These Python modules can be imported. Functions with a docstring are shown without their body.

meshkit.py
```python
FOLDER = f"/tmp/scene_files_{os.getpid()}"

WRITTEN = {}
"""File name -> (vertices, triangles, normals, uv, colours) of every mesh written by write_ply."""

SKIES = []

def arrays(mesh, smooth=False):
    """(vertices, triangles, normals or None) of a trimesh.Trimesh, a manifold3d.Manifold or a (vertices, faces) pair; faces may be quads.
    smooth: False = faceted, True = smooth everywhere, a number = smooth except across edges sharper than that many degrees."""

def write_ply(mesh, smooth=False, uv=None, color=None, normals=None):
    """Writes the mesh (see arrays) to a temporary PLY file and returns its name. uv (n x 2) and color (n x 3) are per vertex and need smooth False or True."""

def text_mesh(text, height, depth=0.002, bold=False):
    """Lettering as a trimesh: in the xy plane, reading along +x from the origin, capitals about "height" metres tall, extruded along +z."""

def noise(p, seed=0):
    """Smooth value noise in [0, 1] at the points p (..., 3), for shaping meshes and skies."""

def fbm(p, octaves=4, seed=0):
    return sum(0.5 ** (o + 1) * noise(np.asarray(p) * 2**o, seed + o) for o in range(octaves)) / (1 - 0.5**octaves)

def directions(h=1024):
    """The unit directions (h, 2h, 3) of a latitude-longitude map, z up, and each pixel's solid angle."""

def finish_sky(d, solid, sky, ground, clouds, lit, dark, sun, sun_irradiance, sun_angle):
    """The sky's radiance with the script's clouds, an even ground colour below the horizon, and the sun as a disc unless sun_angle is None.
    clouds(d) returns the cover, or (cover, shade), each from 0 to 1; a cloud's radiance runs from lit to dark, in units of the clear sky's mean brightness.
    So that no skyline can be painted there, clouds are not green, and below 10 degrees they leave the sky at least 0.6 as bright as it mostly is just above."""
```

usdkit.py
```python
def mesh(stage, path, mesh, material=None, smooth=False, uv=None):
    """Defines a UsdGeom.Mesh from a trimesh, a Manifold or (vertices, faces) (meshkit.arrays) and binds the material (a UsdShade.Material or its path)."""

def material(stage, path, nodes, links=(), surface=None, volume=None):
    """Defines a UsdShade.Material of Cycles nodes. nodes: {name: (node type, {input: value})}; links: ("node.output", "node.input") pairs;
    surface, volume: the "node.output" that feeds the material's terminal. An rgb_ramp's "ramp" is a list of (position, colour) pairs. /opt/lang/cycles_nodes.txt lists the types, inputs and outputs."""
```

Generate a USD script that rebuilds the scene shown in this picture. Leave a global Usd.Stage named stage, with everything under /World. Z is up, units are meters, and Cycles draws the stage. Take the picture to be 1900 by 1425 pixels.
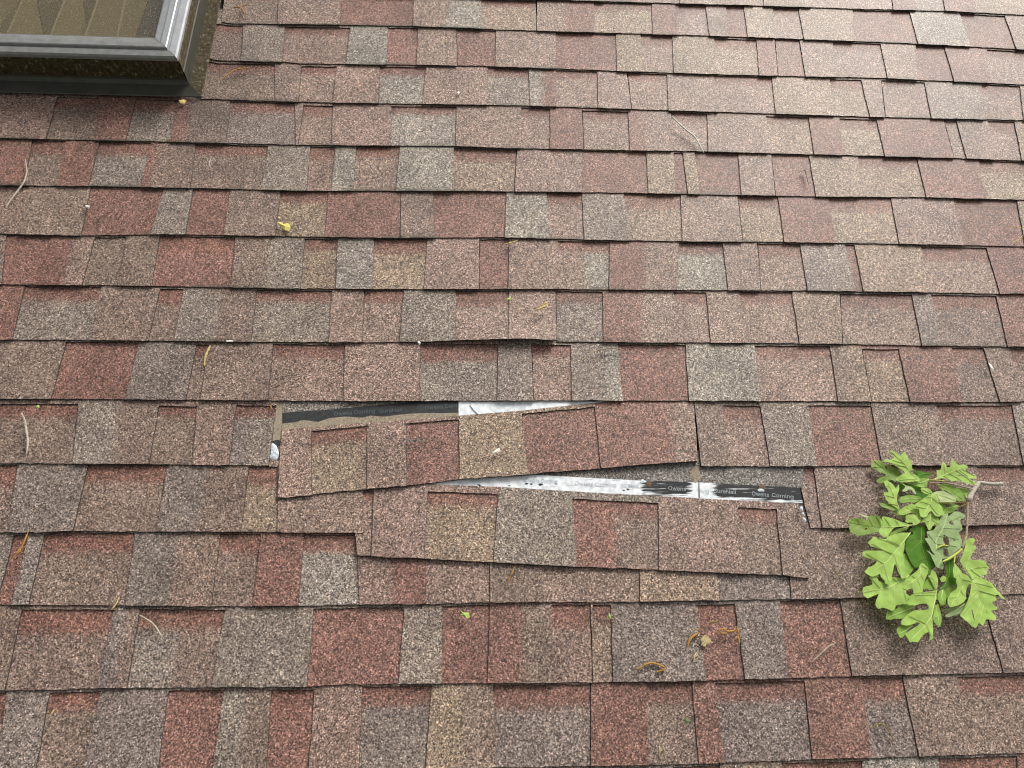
import math, random
import numpy as np, trimesh, usdkit, meshkit
from pxr import Usd, UsdGeom, UsdLux, UsdShade, Gf, Sdf, Vt
from shapely.geometry import Polygon, Point
from shapely.prepared import prep
from scipy.spatial import Delaunay

stage = Usd.Stage.CreateInMemory()
UsdGeom.SetStageUpAxis(stage, 'Z'); UsdGeom.SetStageMetersPerUnit(stage, 1.0)
W = UsdGeom.Xform.Define(stage, '/World'); stage.SetDefaultPrim(W.GetPrim())
UsdGeom.Scope.Define(stage, '/World/Looks')
RNG = np.random.default_rng(11)

# ------------------------------------------------------------------ camera, sky, sun, exposure
PITCH = math.radians(26.0)                       # slope of the roof
ORG = np.array([0.0, 0.0, 4.2])                  # the roof frame's origin: u along the courses, v up the slope, n out of the roof
FPX, CAM_D = 1427.0, 1.5454                       # focal length in pixels of the 1900 x 1425 photograph; the camera's height over the roof
RC = np.array([[0.99832446, -0.00367606, -0.05774737], [-0.02119357, 0.90540209, -0.42402582], [0.05384333, 0.42453922, 0.90380714]])
RW = np.array([[1, 0, 0], [0, math.cos(PITCH), -math.sin(PITCH)], [0, math.sin(PITCH), math.cos(PITCH)]])
def world(p): return np.asarray(p) @ RW.T + ORG
cam = UsdGeom.Camera.Define(stage, '/World/camera')
cam.CreateHorizontalApertureAttr(36.0); cam.CreateVerticalApertureAttr(27.0)
cam.CreateFocalLengthAttr(FPX / 1900 * 36.0)
cam.CreateClippingRangeAttr(Gf.Vec2f(0.05, 2000))
M = np.eye(4); M[:3, :3] = (RW @ RC).T; M[3, :3] = world([0, 0, CAM_D])
UsdGeom.Xformable(cam).AddTransformOp().Set(Gf.Matrix4d(*M.ravel().tolist()))
cam.CreateExposureAttr(0.62)

SUN = np.array([0.42, 0.50, 0.76]); SUN = SUN / np.linalg.norm(SUN)
ELEV, ROT = math.asin(SUN[2]), math.atan2(SUN[0], SUN[1])
sky_mat = usdkit.material(stage, '/World/Looks/overcast_sky', {
    's': ('sky_texture', {'sky_type': 'single_scattering', 'sun_disc': False, 'sun_elevation': ELEV, 'sun_rotation': ROT, 'aerosol_density': 6.0}),
    'bw': ('rgb_to_bw', {}), 'cc': ('combine_color', {'color_type': 'rgb'}), 'wt': ('mix_color', {'blend_type': 'multiply', 'fac': 1.0, 'b': (1.03, 1.0, 0.955)}),
    'mx': ('mix_color', {'fac': 0.9}), 'b': ('background_shader', {'strength': 0.11})},
    [('s.color', 'bw.color'), ('bw.val', 'cc.r'), ('bw.val', 'cc.g'), ('bw.val', 'cc.b'), ('cc.color', 'wt.a'),
     ('s.color', 'mx.a'), ('wt.result', 'mx.b'), ('mx.result', 'b.color')], surface='b.background')
dome = UsdLux.DomeLight.Define(stage, '/World/sky')
UsdShade.MaterialBindingAPI.Apply(dome.GetPrim()).Bind(sky_mat)
dome.GetPrim().SetCustomDataByKey('kind', 'structure'); dome.GetPrim().SetCustomDataByKey('label', 'bright overcast sky'); dome.GetPrim().SetCustomDataByKey('category', 'sky')
sun = UsdLux.DistantLight.Define(stage, '/World/sun')
sun.CreateNormalizeAttr(True) if hasattr(sun, 'CreateNormalizeAttr') else None
sun.CreateIntensityAttr(0.40); sun.CreateAngleAttr(25.0); sun.CreateColorAttr(Gf.Vec3f(1.0, 0.965, 0.91))
z = SUN; x = np.cross([0, 0, 1.0], z); x /= np.linalg.norm(x); y = np.cross(z, x)
M = np.eye(4); M[0, :3], M[1, :3], M[2, :3] = x, y, z
UsdGeom.Xformable(sun).AddTransformOp().Set(Gf.Matrix4d(*M.ravel().tolist()))

# ------------------------------------------------------------------ helpers
def un(x, y, h=0.0):
    """The point of the roof frame at height h over the roof that is seen at pixel (x, y) of the photograph."""
    x, y, h = np.broadcast_arrays(np.asarray(x, float), np.asarray(y, float), np.asarray(h, float))
    d = np.stack([(x - 950) / FPX, -(y - 712.5) / FPX, -np.ones_like(x)], -1) @ RC.T
    k = (h - CAM_D) / d[..., 2]
    p = d * k[..., None]; p[..., 2] += CAM_D
    return p
def proj(u, v, h):
    c = (np.array([u, v, h]) - [0, 0, CAM_D]) @ RC
    return 950 + FPX * c[0] / -c[2], 712.5 - FPX * c[1] / -c[2]
used = {}
def numbered(parent, name):
    k = used.get((parent, name), 0); used[(parent, name)] = k + 1
    return f'{parent}/{name}' + (f'_{k:03d}' if k else '')
def tag(prim, label=None, category=None, group=None, kind=None):
    cat = category
    for k, v in (('label', label), ('category', cat), ('group', group), ('kind', kind)):
        if v: prim.SetCustomDataByKey(k, v)
    return prim
def put(xf, base):
    xf.AddTranslateOp().Set(Gf.Vec3d(*world(base).tolist())); xf.AddRotateXOp().Set(math.degrees(PITCH))
def thing(name, base, *tags, **kw):
    p = numbered('/World', name); x = UsdGeom.Xform.Define(stage, p); put(x, base); tag(x.GetPrim(), *tags, **kw)
    return p, np.array(base, float)
def mesh(parent, name, vf, mat, smooth=False, tint=None, base=None, label=None):
    """vf = (vertices in the roof frame, faces)."""
    p = numbered(parent, name); v = np.asarray(vf[0], float)
    if base is not None: v = v - base
    if tint is not None and smooth not in (False, True): smooth = True
    m = usdkit.mesh(stage, p, (v, np.asarray(vf[1], int)), mat, smooth=smooth)
    if tint is not None:
        UsdGeom.PrimvarsAPI(m).CreatePrimvar('tint', Sdf.ValueTypeNames.Color3fArray, 'vertex').Set(Vt.Vec3fArray.FromNumpy(np.asarray(tint, np.float32)))
    if label: m.GetPrim().SetCustomDataByKey('label', label)
    return p, m
def single(name, vf, mat, base, smooth=False, tint=None, **tags):
    p, m = mesh('/World', name, vf, mat, smooth, tint, base)
    put(UsdGeom.Xformable(m), base); tag(m.GetPrim(), **tags)
    return p
def grid_faces(nx, ny, off=0):
    i, j = np.meshgrid(np.arange(nx - 1), np.arange(ny - 1), indexing='ij')
    a = (i * ny + j).ravel() + off
    return np.vstack([np.stack([a, a + 1, a + ny + 1], 1), np.stack([a, a + ny + 1, a + ny], 1)])
class Bag:
    def __init__(s): s.v, s.f, s.t, s.n = [], [], [], 0
    def add(s, v, f, t):
        v = np.asarray(v, float).reshape(-1, 3); s.v.append(v); s.f.append(np.asarray(f, int) + s.n)
        s.t.append(np.broadcast_to(np.asarray(t, float), v.shape)); s.n += len(v)
    def vf(s): return np.vstack(s.v), np.vstack(s.f)
    def tint(s): return np.vstack(s.t)
def tube(pts, rad, sides=6, bump=0.0, seed=0):
    p = np.asarray(pts, float)
    d = np.r_[0, np.cumsum(np.linalg.norm(np.diff(p, axis=0), axis=1))]
    n = max(6, int(d[-1] / 0.003)); n = min(n, 90)
    q = np.linspace(0, d[-1], n); p = np.stack([np.interp(q, d, p[:, k]) for k in range(3)], 1)
    if n > 8:
        ker = np.ones(5) / 5
        for _ in range(2):
            pp = np.pad(p, ((2, 2), (0, 0)), 'edge'); s = np.stack([np.convolve(pp[:, k], ker, 'valid') for k in range(3)], 1); s[0], s[-1] = p[0], p[-1]; p = s
    r = np.interp(np.linspace(0, 1, n), np.linspace(0, 1, len(np.atleast_1d(rad))), np.atleast_1d(rad)) if np.ndim(rad) else np.full(n, rad)
    g = np.random.default_rng(seed)
    r = r * (1 + bump * (g.random(n) - 0.5) * 2); r[0] *= .5; r[-1] *= .5
    t = np.gradient(p, axis=0); t /= np.linalg.norm(t, axis=1, keepdims=True) + 1e-12
    a = np.cross(t, [0, 0, 1.0]); a /= np.linalg.norm(a, axis=1, keepdims=True) + 1e-9
    b = np.cross(a, t); ang = np.arange(sides) * 2 * math.pi / sides
    rr = r[:, None] * (1 + bump * .5 * (g.random((n, sides)) - .5))
    v = p[:, None] + rr[..., None] * (np.cos(ang)[None, :, None] * a[:, None] + np.sin(ang)[None, :, None] * b[:, None])
    f = []
    i, j = np.meshgrid(np.arange(n - 1), np.arange(sides), indexing='ij')
    A, B, C, D = i * sides + j, i * sides + (j + 1) % sides, (i + 1) * sides + (j + 1) % sides, (i + 1) * sides + j
    f = np.vstack([np.stack([A.ravel(), C.ravel(), B.ravel()], 1), np.stack([A.ravel(), D.ravel(), C.ravel()], 1)])
    v = v.reshape(-1, 3); k = len(v)
    v = np.vstack([v, p[:1], p[-1:]])
    for s_ in range(sides):
        f = np.vstack([f, [[k, s_, (s_ + 1) % sides], [k + 1, (n - 1) * sides + (s_ + 1) % sides, (n - 1) * sides + s_]]])
    return v, f
def join(parts):
    v, f, n = [], [], 0
    for a, b in parts: v.append(np.asarray(a)); f.append(np.asarray(b) + n); n += len(a)
    return np.vstack(v), np.vstack(f)

# ------------------------------------------------------------------ materials
def plain(name, col, rough=.7, spec=.3, metallic=0.0, noise=None):
    nodes = {'p': ('principled_bsdf', {'base_color': col, 'roughness': rough, 'specular_ior_level': spec, 'metallic': metallic})}; links = []
    if noise:
        sc, lo, hi = noise
        nodes.update({'g': ('geometry', {}), 'n': ('noise_texture', {'scale': sc, 'detail': 4.0, 'roughness': .65}), 'r': ('rgb_ramp', {'ramp': [(.3, [c * lo for c in col]), (.7, [min(1, c * hi) for c in col])]})})
        links += [('g.position', 'n.vector'), ('n.fac', 'r.fac'), ('r.color', 'p.base_color')]
    return usdkit.material(stage, '/World/Looks/' + name, nodes, links, surface='p.BSDF')
GRAN = usdkit.material(stage, '/World/Looks/mineral_granules', {
    'g': ('geometry', {}), 'a': ('attribute', {'attribute': 'tint'}),
    'vo': ('voronoi_texture', {'scale': 430.0, 'randomness': 1.0}), 'sep': ('separate_color', {'color_type': 'rgb'}),
    'rp': ('rgb_ramp', {'ramp': [(0, (.16, .15, .15)), (.20, (.36, .35, .345)), (.40, (.86, .85, .84)), (.70, (1.18, 1.18, 1.18)), (.88, (1.6, 1.59, 1.57)), (1, (2.7, 2.7, 2.7))]}),
    'vo2': ('voronoi_texture', {'scale': 720.0}), 'sep2': ('separate_color', {'color_type': 'rgb'}),
    'rp2': ('rgb_ramp', {'ramp': [(0, (.50, .40, .34)), (.5, (1., .98, .96)), (.8, (1.3, 1.3, 1.3)), (1, (1.9, 2.0, 2.05))]}),
    'n': ('noise_texture', {'scale': 11.0, 'detail': 6.0, 'roughness': .72}), 'rn': ('rgb_ramp', {'ramp': [(.27, (.76, .755, .76)), (.73, (1.2, 1.2, 1.19))]}),
    'nw': ('noise_texture', {'scale': 9.0, 'detail': 3.0}), 'rw': ('rgb_ramp', {'ramp': [(.50, (0, 0, 0)), (.68, (.8, .8, .8))]}), 'ng': ('noise_texture', {'scale': 260.0, 'detail': 2.0}), 'rg': ('rgb_ramp', {'ramp': [(.40, (.28, .27, .26)), (.50, (1, 1, 1))]}), 'mw': ('mix_color', {'blend_type': 'multiply'}),
    'm1': ('mix_color', {'blend_type': 'multiply', 'fac': 1.0, 'use_clamp': False}), 'm2': ('mix_color', {'blend_type': 'multiply', 'fac': 1.0, 'use_clamp': False}), 'm3': ('mix_color', {'blend_type': 'multiply', 'fac': 1.0}),
    'bp': ('bump', {'strength': .7, 'distance': .0012}),
    'p': ('principled_bsdf', {'roughness': .52, 'specular_ior_level': .58, 'specular_tint': (1.0, .89, .83)})},
    [('g.position', 'vo.vector'), ('g.position', 'vo2.vector'), ('g.position', 'n.vector'), ('vo.color', 'sep.color'), ('sep.r', 'rp.fac'), ('vo2.color', 'sep2.color'), ('sep2.g', 'rp2.fac'), ('n.fac', 'rn.fac'),
     ('a.color', 'm1.a'), ('rp.color', 'm1.b'), ('m1.result', 'm2.a'), ('rn.color', 'm2.b'), ('m2.result', 'm3.a'), ('rp2.color', 'm3.b'), ('g.position', 'nw.vector'), ('g.position', 'ng.vector'), ('nw.fac', 'rw.fac'), ('ng.fac', 'rg.fac'), ('rw.color', 'mw.fac'), ('m3.result', 'mw.a'), ('rg.color', 'mw.b'), ('mw.result', 'p.base_color'),
     ('sep.r', 'bp.height'), ('bp.normal', 'p.normal')], surface='p.BSDF')
FILM = usdkit.material(stage, '/World/Looks/torn_film_on_black_strip', {
    'g': ('geometry', {}), 'a': ('attribute', {'attribute': 'tint'}), 'sa': ('separate_color', {'color_type': 'rgb'}),
    'mp': ('mapping', {'scale': (15, 330, 330)}), 'n': ('noise_texture', {'scale': 1.0, 'detail': 6.0, 'roughness': .68}),
    'ad': ('math', {'math_type': 'add'}), 'r': ('rgb_ramp', {'ramp': [(.93, (.011, .012, .014)), (1.0, (.74, .78, .81))]}),
    'n2': ('noise_texture', {'scale': 90.0, 'detail': 4.0}), 'r2': ('rgb_ramp', {'ramp': [(.3, (.72, .74, .76)), (.65, (1.12, 1.1, 1.08))]}),
    'm': ('mix_color', {'blend_type': 'multiply', 'fac': 1.0}), 'p': ('principled_bsdf', {'roughness': .38, 'specular_ior_level': .5})},
    [('g.position', 'mp.vector'), ('mp.vector', 'n.vector'), ('a.color', 'sa.color'), ('n.fac', 'ad.value1'), ('sa.r', 'ad.value2'), ('ad.value', 'r.fac'), ('g.position', 'n2.vector'), ('n2.fac', 'r2.fac'),
     ('r.color', 'm.a'), ('r2.color', 'm.b'), ('m.result', 'p.base_color')], surface='p.BSDF')
BLACK = plain('asphalt_strip', (.022, .024, .026), .45, .4, noise=(120, .6, 1.6))
TAN = plain('scraped_mat', (.30, .255, .19), .9, .15, noise=(260, .5, 1.35))
PRINT = plain('pale_print', (.33, .36, .38), .6)
FAINT = plain('faint_print', (.10, .115, .13), .6)
FOIL = plain('foil_scrap', (.62, .68, .74), .3, .5, noise=(240, .45, 1.2))
RAIL = plain('aluminium_cladding', (.33, .345, .36), .46, .5, .5, noise=(60, .85, 1.12))
FLASH = plain('dark_flashing', (.034, .034, .026), .42, .5, noise=(25, .7, 1.4))
TWIG = plain('pale_bark', (.36, .30, .22), .8, .2, noise=(400, .55, 1.3))
TWIGD = plain('brown_bark', (.13, .085, .055), .8, .2, noise=(400, .6, 1.5))
TWIGW = plain('bleached_bark', (.47, .43, .36), .8, .2, noise=(400, .5, 1.25))
CATK = plain('catkin_ochre', (.40, .22, .055), .85, .15, noise=(700, .5, 1.4))
CATP = plain('catkin_straw', (.58, .45, .17), .85, .15, noise=(700, .6, 1.3))
CATO = plain('catkin_olive', (.22, .17, .06), .85, .15, noise=(700, .6, 1.4))
CHIP = plain('white_chip', (.72, .72, .66), .7, .2, noise=(500, .8, 1.1))
YLEAF = plain('yellow_leaf', (.62, .56, .14), .6, .2, noise=(200, .8, 1.15))
LIME = plain('lime_leaf_scrap', (.36, .52, .12), .6, .2, noise=(200, .8, 1.2))
MOSS = usdkit.material(stage, '/World/Looks/mossy_metal', {
    'g': ('geometry', {}), 'mp': ('mapping', {'scale': (1.0, 1.0, .45)}), 'n': ('noise_texture', {'scale': 130.0, 'detail': 5.0, 'roughness': .78}),
    'r': ('rgb_ramp', {'ramp': [(.34, (.014, .011, .006)), (.48, (.050, .038, .016)), (.58, (.075, .06, .032)), (.68, (.30, .275, .20))]}),
    'bp': ('bump', {'strength': .8, 'distance': .002}), 'p': ('principled_bsdf', {'roughness': .8, 'specular_ior_level': .25})},
    [('g.position', 'mp.vector'), ('mp.vector', 'n.vector'), ('n.fac', 'r.fac'), ('r.color', 'p.base_color'), ('n.fac', 'bp.height'), ('bp.normal', 'p.normal')], surface='p.BSDF')
BLIND = usdkit.material(stage, '/World/Looks/brown_shade_cloth', {
    'a': ('attribute', {'attribute': 'tint'}), 'p': ('principled_bsdf', {'roughness': .9, 'specular_ior_level': .1})}, [('a.color', 'p.base_color')], surface='p.BSDF')
GLASS = usdkit.material(stage, '/World/Looks/dirty_glass', {
    'g': ('geometry', {}), 'n': ('noise_texture', {'scale': 330.0, 'detail': 3.0, 'roughness': .6}), 'r': ('rgb_ramp', {'ramp': [(.45, (.02, .02, .02)), (.60, (.06, .06, .06)), (.70, (.6, .6, .6))]}),
    't': ('transparent_bsdf', {'color': (.92, .93, .90)}), 'gl': ('glossy_bsdf', {'color': (1, 1, 1), 'roughness': .12}), 'mx': ('mix_closure', {'fac': .02}), 'd': ('diffuse_bsdf', {'color': (.34, .30, .23)}), 'm2': ('mix_closure', {})},
    [('t.BSDF', 'mx.closure1'), ('gl.BSDF', 'mx.closure2'), ('g.position', 'n.vector'), ('n.fac', 'r.fac'), ('r.color', 'm2.fac'), ('mx.closure', 'm2.closure1'), ('d.BSDF', 'm2.closure2')], surface='m2.closure')
def leafmat(name, col, rough, trans):
    return usdkit.material(stage, '/World/Looks/' + name, {
        'g': ('geometry', {}), 'n': ('noise_texture', {'scale': 55.0, 'detail': 5.0, 'roughness': .6}), 'r': ('rgb_ramp', {'ramp': [(.3, [c * .8 for c in col]), (.7, [c * 1.18 for c in col])]}),
        'v': ('voronoi_texture', {'scale': 260.0, 'feature': 'distance_to_edge'}), 'bp': ('bump', {'strength': .25, 'distance': .001}),
        'p': ('principled_bsdf', {'roughness': rough, 'specular_ior_level': .35}), 't': ('translucent_bsdf', {'color': [c * 1.3 for c in col]}), 'm': ('mix_closure', {'fac': trans})},
        [('g.position', 'n.vector'), ('n.fac', 'r.fac'), ('r.color', 'p.base_color'), ('g.position', 'v.vector'), ('v.distance', 'bp.height'), ('bp.normal', 'p.normal'), ('p.BSDF', 'm.closure1'), ('t.BSDF', 'm.closure2')], surface='m.closure')
LEAF = {'l': leafmat('leaf_pale_underside', (.335, .52, .105), .6, .2), 'm': leafmat('leaf_mid_green', (.235, .41, .065), .55, .2),
        'w': leafmat('leaf_whitish_underside', (.46, .57, .26), .65, .2), 'd': leafmat('leaf_dark_face', (.075, .20, .012), .36, .2), 'o': leafmat('leaf_olive', (.20, .31, .055), .5, .2),
        'g': leafmat('leaf_grey_green', (.29, .41, .17), .6, .2)}
VEIN = plain('leaf_vein', (.58, .66, .26), .6)
VEIND = plain('dark_leaf_vein', (.20, .34, .05), .6)
STEM = plain('green_stem', (.42, .47, .08), .6)
SOIL = plain('lawn_soil', (.06, .08, .035), .95, .1, noise=(2, .6, 1.5))

# ------------------------------------------------------------------ the courses, read off the photograph
A0 = .33684
TILE = {'a': (0, A0), 'b': (630, A0), 'c': (1260, A0), 'p': (400, .31579), 'q': (900, .31579), 'r': (1400, .26316), 'x': (0, 1.0)}
def tx(s):
    o, k = TILE[s[0]]; return o + k * float(s[1:])
LINE = {0: [(900, -4), (1102, 1.6), (1254, 6), (1374, 9), (1500, 13), (1584, 16), (1753, 20), (1900, 27.6)],
    1: [(406, 40), (425, 43), (627, 46), (766, 48), (893, 53), (1000, 57), (1143, 61), (1317, 66), (1500, 73), (1632, 78), (1750, 83), (1900, 91.6)],
    2: [(385, 107), (400, 112), (523, 114.5), (558, 117.5), (716, 119.5), (893, 122), (1000, 126), (1140, 131), (1300, 137), (1405, 139.5), (1500, 141.5), (1645, 145), (1900, 157)],
    3: [(369, 183), (552, 188.6), (640, 191), (845, 193), (984, 196), (1115, 200), (1270, 205.5), (1422, 210.5), (1617, 216.6), (1900, 223)],
    4: [(0, 256), (232, 261), (552, 268.5), (640, 269.5), (842, 271), (967, 275), (1169, 278.6), (1270, 280), (1509, 286), (1796, 294), (1900, 298)],
    5: [(0, 343.6), (162, 345), (350, 348.6), (569, 353.7), (842, 354), (957, 355), (1203, 358), (1270, 360), (1513, 364), (1720, 366), (1900, 370.5)],
    6: [(0, 433.5), (145, 437), (280, 434.5), (340, 434.8), (509, 438), (640, 440), (744, 441), (936, 440), (1085, 444.6), (1270, 447.5), (1455, 449), (1671, 452.5), (1900, 457)],
    7: [(0, 527), (148, 529), (280, 530.5), (559, 535), (640, 535.5), (778, 536.3), (1031, 536), (1270, 538), (1497, 539), (1688, 542), (1856, 545), (1900, 545)],
    8: [(0, 629.5), (276, 632), (465, 634), (640, 635), (775, 634), (1031, 633.5), (1118, 634.5), (1270, 635.3), (1486, 637), (1711, 640.8), (1871, 643), (1900, 643)],
    9: [(0, 740), (91, 739.6), (344, 741.7), (498, 742.7), (640, 744), (798, 743.3), (1058, 743), (1270, 743.6), (1553, 744), (1688, 746), (1856, 746), (1900, 744)],
    10: [(0, 859.7), (273, 861), (424, 863), (515, 863), (1297, 864.7), (1428, 865.2), (1519, 864.7), (1634, 863), (1900, 863)],
    11: [(0, 987.7), (84, 987.5), (110, 985), (448, 986.7), (640, 988.5), (1502, 979), (1573, 980), (1799, 975), (1900, 972)],
    12: [(0, 1122), (219, 1123), (391, 1125), (552, 1124.5), (640, 1121.8), (792, 1120.6), (909, 1117.5), (1132, 1117), (1270, 1115), (1462, 1111.5), (1556, 1110.5), (1900, 1102)],
    13: [(0, 1280.6), (100, 1280), (175, 1277.5), (232, 1276.5), (569, 1274), (640, 1270), (819, 1268), (1098, 1266), (1270, 1263.5), (1385, 1260.4), (1492, 1257.7), (1580, 1254), (1860, 1248.6), (1900, 1247)],
    14: [(0, 1438), (630, 1428), (1260, 1418.7), (1509, 1408.6), (1708, 1403.5), (1900, 1397)]}
V0, EXPO = 1.96633, 0.143
for k in (-4, -3, -2, -1, 15, 16):
    LINE[k] = [proj(u, V0 - k * EXPO, .008) for u in np.linspace(-1.9, 2.4, 9)]
def line(k, x):
    P = np.array(LINE[k]); x = np.asarray(x, float)
    y = np.interp(x, P[:, 0], P[:, 1])
    sl = (P[min(3, len(P) - 1), 1] - P[0, 1]) / (P[min(3, len(P) - 1), 0] - P[0, 0]); sr = (P[-1, 1] - P[-4 if len(P) > 3 else 0, 1]) / (P[-1, 0] - P[-4 if len(P) > 3 else 0, 0])
    y = np.where(x < P[0, 0], P[0, 1] + sl * (x - P[0, 0]), y); return np.where(x > P[-1, 0], P[-1, 1] + sr * (x - P[-1, 0]), y)
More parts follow.
